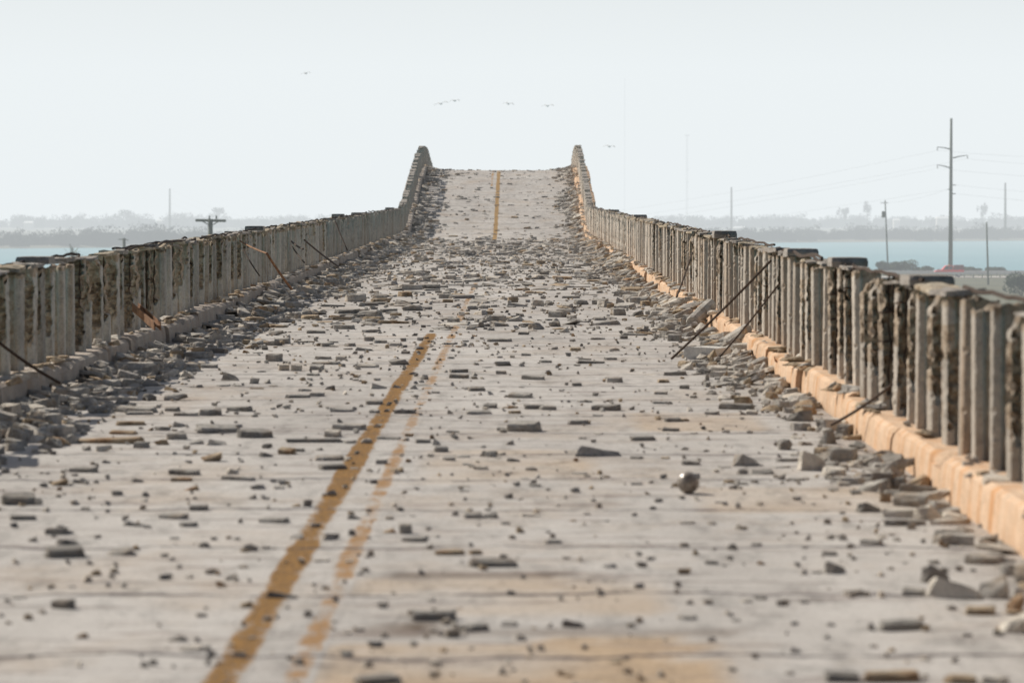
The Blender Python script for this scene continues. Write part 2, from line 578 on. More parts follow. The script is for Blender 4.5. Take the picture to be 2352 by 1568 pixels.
def plate(seed, l, w, t):
    rs = random.Random(seed)
    sd = seed * 2.3

    def f(u, v, k):
        x = (u - .5) * w * (1 - .25 * abs(nz((v * 3, 0, 0), 1, sd))); y = (v - .5) * l * (1 - .3 * abs(nz((u * 3, 5, 0), 1, sd)))
        z = k * t * (.6 + .6 * abs(nz((u * 2, v * 3, 2), 1, sd)))
        x += .02 * nz((u * 4, v * 4, k), 1, sd + 1); y += .03 * nz((u * 4, v * 4, k), 1, sd + 6)
        return (x, y, z)
    return grid_box(4, 5, 1, f)


def railing(s):
    RAILH = HL[s]
    right = s > 0
    x0 = (2.39 if right else -3.90)
    lab = ('right hand concrete railing of closely set broken posts on the orange kerb' if right else
           'left hand concrete railing of broken posts standing in shade')
    root = thing('bridge_railing', lab, 'railing', (x0, 12, zr(12)))
    root['group'] = 'railings along the bridge'
    base = Vector(root.location)
    mats = [M['post'] if right else M['post_left'], M['raw']]
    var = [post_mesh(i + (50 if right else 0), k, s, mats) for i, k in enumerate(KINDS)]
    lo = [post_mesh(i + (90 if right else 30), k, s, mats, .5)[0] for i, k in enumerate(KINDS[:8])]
    order = random.Random(4 if right else 9)
    n_near = 100
    y = 5.24 if right else 5.08
    # the run begins a little outside the picture
    far = MB(); i = 0; k0 = None
    plates_ = MB()
    while y < 171:
        z = zr(y) + KT - base.z - .005
        dx = order.uniform(-.016, .016)
        dark_run = (right and 19.5 < y < 27) or (not right and y < 36)
        w = [2.2, 1.2, .6, .6] if dark_run else [2.4, 1.3, .45, .35]
        kind = order.choices(['whole', 'spalled', 'split', 'x'], w)[0]
        if not right and y > 42 and order.random() < .6: kind = 'whole'
        if right and y > 34 and order.random() < .35: kind = 'whole'
        if right and (y < 18 or 24 < y < 27.5) and order.random() < .55: kind = 'whole'
        if dark_run and kind == 'whole': kind = order.choice(['spalled', 'split', 'whole'])
        if kind == 'x': kind = order.choice(['hooked', 'hooked', 'stub' if right else 'split', 'spalled'])
        if i < n_near:
            v = order.choice([j for j, k in enumerate(KINDS) if k == kind])
            o = link('post', var[v][0], root, (dx, y - base.y, z), (order.uniform(-.012, .012), order.uniform(-.014, .014), order.uniform(-.09, .09)))
            if var[v][1] is not None: link('exposed_bar', var[v][1], o)
        else:
            v = order.randrange(len(lo)) if order.random() < .3 else order.choice([0, 3, 1])
            me = lo[v]
            far.add([(c.co.x + dx, c.co.y + y - base.y, c.co.z + z) for c in me.vertices], [tuple(p.vertices) for p in me.polygons])
        i += 1; y += PS
    fo = far.build('post_row', mats[0], root); fo['kind'] = 'stuff'
    # broken plates of the coping left on the posts
    y = 5.3 if right else 5.2; k = 0; farp = MB()
    while y < 165:
        ln = order.uniform(.35, .95)
        gap = order.random()
        if gap < .8:
            vs, fs = plate(k + (200 if right else 300), ln, PW + order.uniform(-.04, .05), order.uniform(.018, .05))
            zc = zr(y) - base.z + RAILH - .03 + order.uniform(-.012, .012)
            rx = order.uniform(-.05, .05)
            if k < 74:
                mb = MB(); mb.add(vs, fs)
                mb.build('coping_fragment', M['raw'] if order.random() < .5 else M['coping'], root,
                         (s * (PW / 2 + order.uniform(-.02, .02)), y - base.y, zc)).rotation_euler = (rx + GR, order.uniform(-.08, .08), order.uniform(-.1, .1))
            else:
                farp.add([(v[0] + s * PW / 2, v[1] + y - base.y, v[2] + zc + (zr(y + v[1]) - zr(y))) for v in vs], fs)
            k += 1
        y += ln + order.uniform(.02, .5)
    o = farp.build('coping_fragments', M['coping'], root); o['kind'] = 'stuff'
    # bars lying along the top, sagging between posts
    y = 5.0 if right else 5.1
    while y < 110:
        ln = order.uniform(3, 8)
        for q in range(order.choice((1, 2))):
            pts = []; xo = order.uniform(.03, PW - .02); n = int(ln / .25)
            for j in range(n + 1):
                yy = y + ln * j / n
                pts.append((s * (xo + .03 * nz((yy, 0, 0), .8, q + 5)), yy - base.y, zr(yy) - base.z + RAILH + .012 + .035 * nz((yy, 3, 0), 1.3, q)))
            if order.random() < .5: pts.append((pts[-1][0] + s * .03, pts[-1][1] + .06, pts[-1][2] - .16))
            mb = MB(); mb.tube(pts, .013, 5); mb.build('longitudinal_bar', M['rust'], root)
        y += ln + order.uniform(.1, 2.5)
    # coping blocks still whole
    xs = ([1808, 1910, 2088, 1640, 1455, 1398] if right else [112, 604, 832, 790, 905])
    for n_, xd in enumerate(xs):
        X = x0 - s * .02
        Y = F * abs(X) / abs(xd - 1190)
        hh = [.062, .068, .06, .085, .075, .07][n_ % 6]
        ll = order.uniform(.36, .5)

        def f(u, v, w):
            x = u * .275; yv = v * ll; z = w * hh
            if w == 1 and u in (0, 1): x += .006 * (1 if u == 0 else -1); z -= .002
            if v in (0, 1): yv += .01 * nz((u * 3, v, w * 3), 1, n_) + (.02 if v == 0 else -.02) * (w == 1)
            return (s * (x + .004 * nz((u * 5, v * 5, w), 1, 1)), yv, z + .004 * nz((u * 4, v * 9, w), 1, 3))
        vs, fs = grid_box(6, 8, 2, f)
        if s < 0: fs = [q[::-1] for q in fs]
        mb = MB(); mb.add(vs, fs)
        mb.build('coping_block', M['coping'], root, (-s * .02, Y - base.y, zr(Y) - base.z + RAILH - .012))
    return root


rail_r = railing(1)
rail_l = railing(-1)

# ------------------------------------------------------------------ leaning bars
RODS = [  # top in the photograph, foot, side, radius, colour, label
    ((1771, 598), (1542, 824), 1, .012, 'rust', 'long thin dark steel bar leaning from right railing to the road by the white block'),
    ((1790, 651), (1650, 823), 1, .009, 'rust', 'shorter dark steel bar leaning just right of the white block'),
    ((1590, 580), (1554, 682), 1, .012, 'rust', 'far dark steel bar leaning steeply against the right railing above the rubble'),
    ((2049, 883), (1910, 975), 1, .010, 'rust', 'dark steel bar propped on the orange kerb at the nearest right posts'),
    ((0, 788), (137, 879), -1, .012, 'rust', 'dark steel bar sloping down at the left edge of the picture'),
    ((551, 553), (613, 582), -1, .012, 'rust_light', 'light brown bar reaching out from the top of the left railing'),
    ((613, 582), (670, 664), -1, .018, 'rust_light', 'thick brown bar running down into the rubble by the left railing'),
    ((558, 572), (596, 633), -1, .010, 'rust', 'thin dark bar hanging in front of the left railing beside the thick brown one'),
    ((699, 551), (777, 612), -1, .016, 'rust', 'long dark bar slanting across the middle of the left railing'),
    ((669, 554), (696, 572), -1, .016, 'rust', 'short upper bar poking out of the middle of the left railing'),
    ((669, 563), (699, 603), -1, .013, 'rust', 'lower bar of the pair poking out of the middle of the left railing'),
    ((770, 508), (798, 575), -1, .016, 'rust', 'farthest dark bar leaning against the left railing'),
]
for (t, f, sd, r, m, lab) in RODS:
    xr = 2.36 if sd > 0 else -3.86
    Yt = F * abs(xr) / max(60, abs(t[0] - 1190))
    p1 = at(t[0], t[1], Yt)
    if f in ((613, 582), (696, 572)):
        p0 = at(f[0], f[1], Yt - 2.0)
    else:
        p0 = ground(f[0], f[1], .02)
        if sd < 0 or f[0] in (1554, 1910):
            yy = min(p0.y, F * (abs(xr) - .3) / abs(f[0] - 1190))
            p0 = at(f[0], f[1], max(yy, Yt - 7 if sd < 0 else 0))
    if t == (613, 582):
        p1 = at(t[0], t[1], F * 3.86 / abs(551 - 1190) - 2.0)
        p0 = at(f[0], f[1], p1.y + 1)
    mid = (p0 + p1) / 2 + Vector((0, 0, -.03))
    mb = MB()
    pts = []
    for k in range(9):
        q = k / 8
        pts.append(p0 * (1 - q) ** 2 + mid * 2 * q * (1 - q) + p1 * q * q - p0)
    mb.tube(pts, r, 6)
    o = mb.build('steel_bar', M[m], None, p0)
    tag(o, lab, 'steel bar', 'steel bars leaning from the railings')

# rusty beam end on the left
a = at(311, 705, F * 3.80 / abs(311 - 1190)); b_ = at(362, 749, F * 3.5 / abs(362 - 1190))
mb = MB()
dv = (b_ - a); side = dv.cross(Vector((0, 0, 1))).normalized() * .035; up = Vector((0, 0, .04))
for q0, q1 in ((side * 1.0, side * .7), (side * -.7, side * -1.0)):
    vs = [q0 - up, q1 - up, q1 + up, q0 + up]; mb.add([v for v in vs] + [v + dv for v in vs], [(0, 1, 2, 3), (7, 6, 5, 4), (0, 4, 5, 1), (1, 5, 6, 2), (2, 6, 7, 3), (3, 7, 4, 0)])
vs = [side * .7 - up * .2, side * -.7 - up * .2, side * -.7 + up * .2, side * .7 + up * .2]
mb.add([v for v in vs] + [v + dv for v in vs], [(0, 1, 2, 3), (7, 6, 5, 4), (0, 4, 5, 1), (1, 5, 6, 2), (2, 6, 7, 3), (3, 7, 4, 0)])
tag(mb.build('rusty_beam', M['rust_light'], None, a), 'short orange rusty steel beam lying aslant on the left kerb', 'beam')

# ------------------------------------------------------------------ rubble


def hull_mesh(pts, sub=0, sd=0.0, amp=.05):
    bm = bmesh.new()
    for p in pts: bm.verts.new(p)
    bmesh.ops.convex_hull(bm, input=bm.verts)
    loose = [v for v in bm.verts if not v.link_faces]
    bmesh.ops.delete(bm, geom=loose, context='VERTS')
    bmesh.ops.recalc_face_normals(bm, faces=bm.faces)
    if sub:
        bmesh.ops.subdivide_edges(bm, edges=bm.edges[:], cuts=sub, use_grid_fill=True)
        for v in bm.verts:
            n = nz(v.co, 1.7, sd) * amp * 1.3 + nz(v.co, 6, sd) * amp * .6
            v.co += v.co.normalized() * n
    bmesh.ops.triangulate(bm, faces=[f for f in bm.faces if len(f.verts) > 4])
    zmin = min(v.co.z for v in bm.verts)
    mx = [max(abs(v.co[i]) for v in bm.verts) for i in range(2)]; zz = max(v.co.z for v in bm.verts) - zmin
    for v in bm.verts:
        v.co = Vector((v.co.x / mx[0] * .5, v.co.y / mx[1] * .5, max(0.0, ((v.co.z - zmin) / zz - .2) / .8)))
        if v.co.z > .5: v.co.y += (v.co.z - .5) * (.25 + .5 * nz(v.co, 2.5, sd + 3)) * (.6 if v.co.y < 0 else .1)
    vs = [v.co.copy() for v in bm.verts]
    for i, v in enumerate(bm.verts): v.index = i
    fs = [tuple(v.index for v in f.verts) for f in bm.faces]
    bm.free()
    return vs, fs


SH = {'bar': [], 'slab': [], 'wedge': [], 'lump': [], 'flake': []}
for i in range(9):
    rs = random.Random(i + 77)

    def J(a): return rs.uniform(-a, a)
    # bar: squared stick with broken ends
    pts = []
    for sx in (-1, 1):
        for sy in (-1, 1):
            for sz in (-1, 1):
                e = rs.uniform(.80, 1)
                c = .10
                pts += [(sx * e, sy * (1 - c) * .9 + J(.06), sz + J(.08)), (sx * e * .97, sy + J(.06), sz * (1 - c * 2) + J(.1))]
        pts.append((sx * 1.0, J(.6), J(.6)))
    for sy in (-1, 1):
        for x in (-.4, .3): pts.append((x + J(.1), sy * 1.03, J(.6)))
    SH['bar'].append(hull_mesh(pts, 2, i * 3.1, .11))
    pts = []
    for k in range(9):
        a_ = 2 * math.pi * k / 9 + J(.3); r_ = rs.uniform(.75, 1)
        ca, sa = math.cos(a_), math.sin(a_)
        q = max(abs(ca), abs(sa)) ** .6
        pts += [(ca / q * r_, sa / q * r_, -1 + J(.1)), (ca / q * r_ * rs.uniform(.8, 1), sa / q * r_ * rs.uniform(.8, 1), 1 + J(.2))]
    SH['slab'].append(hull_mesh(pts, 2, i * 1.7, .08))
    pts = [(-1, -.8 + J(.2), -1), (-1, .8, -1 + J(.1)), (1, -.7 + J(.3), -1), (1, .9, -1), (.5 + J(.4), -.7, .8 + J(.3)), (.6 + J(.3), .6, 1),
           (-.5 + J(.3), -.6, .1 + J(.4)), (-.7, .5 + J(.3), J(.4)), (.9, J(.4), .3 + J(.3)), (0, -1, J(.4))]
    SH['wedge'].append(hull_mesh(pts, 2, i * 2.2, .10))
    pts = []
    for k in range(16):
        v = Vector((J(1), J(1), J(1))); v.normalize(); pts.append(v * rs.uniform(.8, 1))
    SH['lump'].append(hull_mesh(pts, 2, i * 4.4, .10))
    pts = []
    for k in range(8):
        a_ = 2 * math.pi * k / 8 + J(.3); r_ = rs.uniform(.6, 1)
        pts.append((math.cos(a_) * r_, math.sin(a_) * r_, J(.5)))
    pts += [(J(.3), J(.3), 1), (J(.3), J(.3), -1)]
    SH['flake'].append(hull_mesh(pts, 1, i * 4.4, .09))
SHM = {}
for k, lst in SH.items():
    for i, (vs, fs) in enumerate(lst):
        for tint in ('grey', 'pale', 'brown', 'dark', 'white'):
            SHM[(k, i, tint)] = None
MATI = ['grey', 'pale', 'brown', 'dark', 'white']


def chunk_mesh(k, i, tint):
    if SHM[(k, i, tint)] is None:
        mb = MB(); mb.add(*SH[k][i]); SHM[(k, i, tint)] = mb.mesh('concrete_chunk', M[tint])
    return SHM[(k, i, tint)]


class Chunk:
    __slots__ = ('p', 'w', 'd', 'h', 'rot', 'shape', 'i', 'tint', 'area', 'sx', 'where', 'special')

    def __init__(s, p, w, d, h, rot, shape, tint, where):
        s.p, s.w, s.d, s.h, s.rot, s.shape, s.tint, s.where = p, w, d, h, rot, shape, tint, where
        s.i = random.randrange(9); s.special = None
        s.area = w * (h + .15 * d) / p.y ** 2
        s.sx = 1190 + F * p.x / p.y


CH = []


def rtint(dirt=.5):
    return random.choices(['grey', 'pale', 'brown', 'dark'], [5, 1.5, 1.2, 1.4])[0]


def where_of(x, y):
    if x > XR: return 'on right kerb'
    if x < XL: return 'on left kerb'
    if x > 1.55: return 'by right kerb'
    if x < -2.75: return 'by left kerb'
    if x > .75: return 'on right lane'
    if x > -.45: return 'right of yellow line'
    if x > -1.3: return 'beside yellow line'
    return 'on left lane'


def from_photo(lst, ox, oy, sc):
    for q in lst:
        cx, cb, cw, ch = q[:4]; tint = q[4] if len(q) > 4 else None; shape = q[5] if len(q) > 5 else None
        k = .91875 / sc
        x = ox * .91875 + cx * k; y = oy * .91875 + cb * k; w = cw * k; h = ch * k
        if y > 1568: y = 1572
        p = ground(x, y)
        m = p.y / F
        w *= m; h *= m
        asp = w / max(h, .001)
        if shape is None:
            shape = random.choice(['bar', 'slab']) if asp > 3.2 else random.choice(['bar', 'wedge', 'lump']) if asp > 1.8 else random.choice(['lump', 'lump', 'wedge'])
        if tint is None: tint = random.choices(['grey', 'dark', 'brown', 'pale'], [4.5, 2.4, 1.0, .6])[0]
        dd = min(w * U(.5, .9), max(h * U(1.5, 2.6), .05))
        h = h * (.9 if h > .03 else .95)
        xx, yy = p.x, p.y + dd * .45
        side = XR - w / 2 - .01
        c = Chunk(Vector((min(xx, side) if xx < XR + .3 and p.y < 60 else xx, yy, zr(yy) - .004)), w * 1.02, dd, h, (U(-.02, .22), U(-.05, .05), U(-.5, .4)), shape, tint, where_of(xx, yy))
        if shape == 'wedge' and random.random() < .5: c.rot = (c.rot[0], c.rot[1], c.rot[2] + math.pi)
        CH.append(c)


BL = [(330, 190, 165, 55, 'pale', 'bar'), (725, 140, 170, 28), (955, 62, 85, 28), (755, 68, 240, 36, 'grey', 'bar'), (770, 80, 150, 20), (1325, 62, 140, 32, 'dark', 'bar'), (1160, 85, 150, 45), (1030, 88, 140, 22), (895, 168, 100, 28), (990, 150, 80, 38, 'grey', 'wedge'),
      (1200, 182, 240, 45, 'grey', 'bar'), (1410, 210, 200, 50), (680, 190, 160, 25), (600, 240, 410, 35, 'brown', 'bar'), (780, 265, 80, 40), (480, 280, 60, 35), (570, 285, 100, 45, 'pale'), (975, 218, 120, 45, 'grey'), (895, 248, 95, 38), (1200, 250, 130, 42), (1085, 245, 90, 30), (1480, 268, 65, 35),
      (1590, 300, 100, 40), (1480, 315, 95, 32), (1660, 285, 60, 22), (1740, 235, 320, 28, 'dark', 'bar'), (1765, 278, 50, 20), (1825, 335, 165, 32, 'grey', 'bar'), (1840, 385, 150, 35, 'dark', 'bar'), (20, 325, 45, 15), (590, 350, 60, 25), (25, 405, 55, 35), (460, 400, 165, 35, 'grey', 'bar'),
      (1180, 340, 140, 55, 'brown', 'lump'), (1290, 410, 80, 40, 'pale'), (1330, 445, 260, 30, 'grey', 'slab'), (1020, 415, 180, 35, 'dark', 'bar'), (1010, 450, 150, 25, 'brown'), (760, 455, 80, 30), (1060, 500, 90, 30, 'brown'), (1430, 495, 100, 35), (1545, 492, 70, 18), (330, 475, 110, 45, 'brown', 'lump'),
      (440, 462, 80, 30), (530, 460, 35, 30), (240, 482, 60, 30), (90, 580, 200, 65, 'dark', 'bar'), (210, 580, 50, 50, 'pale', 'lump'), (250, 618, 45, 40), (645, 528, 65, 35), (805, 535, 45, 35), (1395, 548, 50, 35), (1480, 550, 40, 20), (1640, 590, 60, 22), (1700, 590, 60, 50, 'dark', 'lump'),
      (1810, 530, 60, 18), (120, 665, 150, 32, 'dark', 'bar'), (480, 612, 75, 30), (1100, 612, 110, 38, 'dark', 'bar'), (960, 658, 180, 35, 'grey', 'bar'), (740, 698, 140, 30, 'dark', 'wedge'), (1040, 702, 110, 32), (1330, 680, 30, 40), (1515, 680, 170, 35, 'grey'), (1750, 705, 60, 30), (305, 745, 120, 45, 'dark', 'bar'),
      (395, 740, 50, 25), (180, 785, 60, 35), (540, 765, 45, 25), (965, 770, 50, 14), (1130, 815, 70, 40, 'dark', 'lump'), (1185, 775, 40, 25), (1265, 768, 35, 22), (1380, 835, 100, 50), (1470, 825, 60, 22), (1640, 770, 90, 35), (1830, 770, 110, 40), (355, 872, 225, 66, 'dark', 'bar'), (380, 800, 150, 40, 'dark', 'wedge'),
      (660, 860, 175, 50, 'grey', 'wedge'), (500, 910, 45, 30), (535, 970, 75, 40, 'brown'), (915, 995, 85, 42, 'dark', 'lump'), (1040, 985, 60, 25), (1155, 960, 50, 40), (1280, 1000, 80, 45), (1350, 930, 60, 18), (1780, 895, 90, 20), (275, 1045, 35, 25), (400, 1038, 55, 15), (350, 1155, 130, 60, 'dark', 'bar'), (40, 1120, 45, 30),
      (100, 1098, 90, 14), (1365, 1150, 85, 50, 'brown', 'lump'), (1570, 1098, 200, 42, 'dark', 'wedge'), (1580, 1155, 50, 25), (150, 1215, 60, 40, 'brown'), (50, 1240, 50, 25), (10, 1200, 40, 30), (1115, 1200, 60, 25), (1535, 1210, 25, 40), (450, 1318, 80, 35, 'brown'), (970, 1335, 130, 35, 'dark', 'wedge'), (1060, 1390, 150, 30, 'pale', 'slab'),
      (1160, 1385, 40, 35), (1330, 1425, 100, 40, 'grey')]
BM = [(300, 25, 100, 30), (120, 65, 150, 25), (185, 55, 40, 25), (300, 72, 60, 25), (470, 75, 130, 28), (725, 78, 40, 30, 'pale', 'wedge'), (945, 45, 80, 28), (880, 78, 150, 25), (1060, 45, 100, 12), (1190, 50, 120, 30), (1265, 55, 110, 30), (1080, 75, 80, 20, 'brown'), (1590, 58, 165, 38, 'dark', 'bar'), (1730, 55, 40, 28),
      (1470, 12, 100, 15), (1890, 20, 90, 18), (1540, 90, 60, 14), (1425, 135, 130, 30), (1490, 132, 35, 25), (1955, 120, 100, 28), (1945, 172, 100, 22), (160, 165, 200, 38, 'grey', 'bar'), (110, 125, 35, 30), (70, 205, 90, 45, 'pale'), (1130, 175, 180, 62, 'grey', 'bar'), (1020, 170, 80, 25), (735, 180, 80, 14), (1790, 225, 145, 30, 'dark', 'bar'),
      (1540, 190, 60, 12), (1455, 215, 45, 14), (570, 238, 95, 25, 'dark', 'bar'), (650, 250, 50, 45, 'grey', 'wedge'), (670, 288, 85, 40), (1050, 248, 55, 35, 'grey', 'wedge'), (260, 240, 80, 35, 'pale'), (380, 218, 140, 18, 'dark', 'bar'), (165, 240, 70, 20), (475, 225, 45, 20), (80, 330, 190, 22, 'grey', 'slab'), (75, 382, 145, 32, 'dark', 'bar'),
      (190, 382, 50, 10), (340, 355, 70, 32), (720, 335, 90, 28), (790, 318, 80, 15), (905, 312, 60, 40), (950, 315, 80, 45, 'grey'), (1010, 305, 45, 22), (1075, 340, 80, 25), (1550, 312, 280, 60, 'grey', 'wedge'), (1420, 340, 35, 25), (1755, 325, 70, 18), (1915, 325, 50, 14), (890, 385, 90, 25, 'pale'), (1170, 390, 80, 20, 'dark'),
      (815, 360, 60, 14), (420, 400, 90, 35, 'brown'), (1440, 410, 90, 12), (1485, 425, 45, 14), (1590, 428, 40, 14), (1135, 437, 50, 10), (1905, 435, 45, 32, 'dark', 'lump'), (1755, 470, 70, 18), (1195, 480, 60, 18, 'dark'), (800, 482, 60, 10), (800, 508, 60, 10), (800, 555, 30, 25), (1048, 545, 60, 42, 'dark', 'lump'), (1265, 500, 25, 18),
      (1845, 605, 45, 25, 'dark', 'lump'), (1745, 642, 40, 25), (1480, 635, 45, 15), (265, 620, 45, 25, 'dark'), (850, 655, 110, 38, 'grey', 'bar'), (945, 655, 90, 45, 'dark', 'wedge'), (930, 612, 35, 16), (1165, 645, 120, 16), (190, 660, 90, 35, 'grey'), (385, 660, 50, 20), (1405, 672, 35, 14), (1590, 672, 30, 12),
      (475, 740, 75, 65, 'grey', 'bar'), (380, 735, 80, 28, 'brown'), (600, 715, 50, 18), (520, 785, 150, 30, 'dark'), (580, 770, 50, 25), (645, 760, 40, 18), (1110, 735, 50, 45, 'brown', 'wedge'), (1260, 735, 40, 18), (1290, 795, 110, 25), (50, 775, 90, 45), (175, 750, 50, 45, 'dark', 'lump'), (290, 865, 55, 45), (610, 825, 50, 35), (720, 858, 170, 32, 'brown'),
      (860, 855, 70, 30, 'brown'), (840, 810, 30, 30), (955, 925, 275, 50, 'dark', 'bar'), (1365, 880, 45, 18), (250, 950, 55, 35), (215, 970, 50, 25), (565, 965, 45, 40, 'dark', 'wedge'), (160, 900, 60, 18), (610, 1115, 60, 30), (1055, 1080, 60, 35), (1555, 1080, 50, 60, 'grey', 'wedge'), (1490, 1010, 30, 18), (630, 1222, 270, 62, 'dark', 'bar'),
      (855, 1280, 170, 45, 'dark', 'slab'), (730, 1315, 100, 60, 'grey', 'lump'), (1050, 1252, 90, 24, 'dark'), (1410, 1260, 140, 58, 'dark', 'wedge'), (1120, 1330, 80, 45, 'pale', 'wedge'), (1225, 1390, 55, 45), (1630, 1460, 90, 30, 'brown'), (1160, 1430, 40, 22, 'brown'), (1070, 1500, 40, 25), (310, 1590, 260, 60, 'dark', 'bar')]
BR = [(315, 52, 210, 40, 'dark', 'bar'), (180, 80, 80, 24), (350, 80, 40, 22), (400, 80, 70, 30, 'pale'), (25, 118, 60, 20), (255, 180, 50, 20, 'pale'), (75, 185, 45, 10), (580, 275, 105, 70, 'dark', 'lump'), (380, 365, 170, 75, 'grey', 'wedge'), (345, 410, 70, 40, 'grey'), (460, 412, 140, 38, 'dark', 'wedge'), (60, 360, 105, 32, 'grey', 'bar'),
      (200, 400, 40, 25), (250, 375, 80, 12), (700, 250, 90, 30), (590, 340, 150, 22), (640, 308, 70, 14), (565, 375, 100, 12), (570, 440, 55, 45), (650, 445, 100, 18), (275, 460, 80, 22, 'brown'), (365, 470, 60, 20, 'dark'), (270, 535, 135, 38, 'grey', 'wedge'), (225, 570, 65, 12), (740, 390, 170, 120, 'pale', 'wedge'), (900, 340, 190, 90, 'grey', 'slab'),
      (850, 440, 100, 60, 'grey'), (1010, 455, 180, 30, 'dark'), (850, 500, 60, 14), (975, 520, 60, 24, 'dark'), (910, 475, 70, 25), (735, 580, 40, 15, 'dark'), (900, 630, 35, 18), (1050, 620, 150, 60, 'dark', 'wedge'), (1250, 650, 290, 55, 'pale', 'slab'), (1250, 695, 260, 40), (1500, 640, 180, 50, 'grey', 'slab'), (1500, 690, 260, 40, 'pale', 'slab'),
      (1530, 805, 270, 75, 'grey', 'slab'), (1720, 830, 150, 70, 'pale', 'wedge'), (1700, 910, 250, 60, 'grey', 'slab'), (860, 960, 140, 85, 'grey', 'wedge'), (835, 862, 100, 26, 'dark', 'slab'), (170, 690, 75, 25), (40, 685, 90, 18), (285, 830, 75, 45, 'dark', 'lump'), (25, 812, 50, 25), (90, 858, 40, 40), (280, 885, 35, 35), (425, 805, 60, 18),
      (690, 820, 50, 22), (830, 770, 55, 38, 'dark'), (905, 775, 50, 50, 'grey'), (1065, 802, 125, 40, 'grey', 'bar'), (1200, 780, 50, 25), (1350, 790, 35, 30), (1170, 840, 30, 14), (180, 910, 90, 25, 'dark'), (355, 912, 20, 18), (760, 960, 55, 20), (1420, 1010, 170, 110, 'dark', 'wedge'), (1540, 1100, 330, 130, 'pale', 'wedge'),
      (1740, 1100, 190, 150, 'grey', 'wedge'), (1880, 1130, 90, 110, 'grey', 'lump'), (1300, 1085, 130, 50, 'grey'), (965, 1085, 115, 45, 'grey', 'bar'), (1250, 905, 30, 12), (50, 1130, 50, 35), (155, 1130, 55, 30), (370, 1120, 60, 22), (570, 1140, 80, 45, 'grey'), (690, 1125, 50, 25), (45, 1215, 100, 28), (310, 1225, 60, 18), (835, 1250, 60, 25),
      (1230, 1275, 280, 60, 'dark', 'bar'), (1670, 1190, 180, 50, 'brown', 'bar'), (1770, 1305, 60, 50, 'dark'), (1590, 1310, 70, 25), (645, 1400, 70, 40), (1150, 1425, 40, 40), (610, 1520, 70, 25), (900, 1560, 200, 60, 'dark', 'bar'), (1180, 1560, 330, 65, 'brown', 'bar'), (1560, 1575, 200, 60, 'brown', 'slab'), (1760, 1568, 180, 50, 'pale', 'slab')]
LN = [(1510, 1310, 130, 60, 'grey', 'wedge'), (1660, 1330, 70, 45), (1740, 1330, 50, 35), (1790, 1185, 100, 60, 'grey', 'bar'), (1610, 1130, 55, 25), (1720, 965, 85, 40), (900, 1270, 330, 90, 'grey', 'bar'), (1270, 1165, 260, 50, 'grey', 'bar'), (1385, 1130, 230, 40, 'dark', 'bar'), (1440, 1065, 160, 80, 'pale', 'wedge'), (1160, 1240, 110, 30),
      (1280, 1225, 120, 45, 'pale'), (1365, 1228, 120, 30), (1090, 1275, 80, 25, 'pale'), (985, 1345, 170, 55, 'grey'), (780, 1350, 240, 50, 'grey', 'bar'), (500, 1395, 130, 85, 'pale', 'lump'), (600, 1480, 100, 95, 'white', 'wedge'), (1140, 1440, 170, 50, 'grey', 'lump'), (970, 1440, 110, 55, 'dark', 'lump'), (790, 1440, 260, 35, 'grey', 'slab'),
      (1170, 1005, 110, 90, 'pale', 'bar'), (680, 1500, 120, 50), (300, 1430, 200, 60, 'pale', 'slab'), (100, 1500, 240, 60, 'grey', 'slab'), (1330, 1010, 150, 40, 'grey', 'bar'), (640, 1350, 120, 40)]
MR = [(860, 745, 120, 45, 'grey', 'bar'), (930, 770, 60, 40, 'brown', 'lump'), (1005, 745, 70, 60, 'grey'), (1140, 740, 160, 60, 'grey', 'bar'), (1300, 825, 180, 40, 'grey', 'bar'), (1400, 860, 150, 30, 'grey'), (1390, 915, 120, 45, 'grey'), (1225, 880, 50, 30), (790, 1165, 220, 22, 'dark', 'bar'), (960, 1300, 160, 45, 'grey', 'slab'),
      (690, 1325, 75, 30, 'dark'), (380, 1280, 180, 35, 'grey', 'bar'), (1700, 1220, 180, 45, 'pale', 'slab'), (1760, 1260, 270, 50, 'pale', 'slab'), (1390, 1250, 190, 35, 'dark', 'slab'), (960, 1075, 80, 30, 'pale'), (1025, 990, 60, 30), (680, 1075, 80, 30), (310, 960, 80, 25, 'dark'), (75, 930, 60, 28, 'dark'), (600, 945, 80, 40, 'pale'),
      (480, 750, 90, 40), (650, 700, 130, 20), (1090, 965, 220, 20), (290, 1410, 180, 40, 'grey', 'bar'), (1290, 1385, 100, 25), (1650, 1345, 60, 30, 'pale'), (1460, 1345, 70, 35), (330, 1110, 90, 22, 'dark'), (470, 1160, 110, 22), (930, 1140, 100, 25), (150, 1240, 80, 30)]
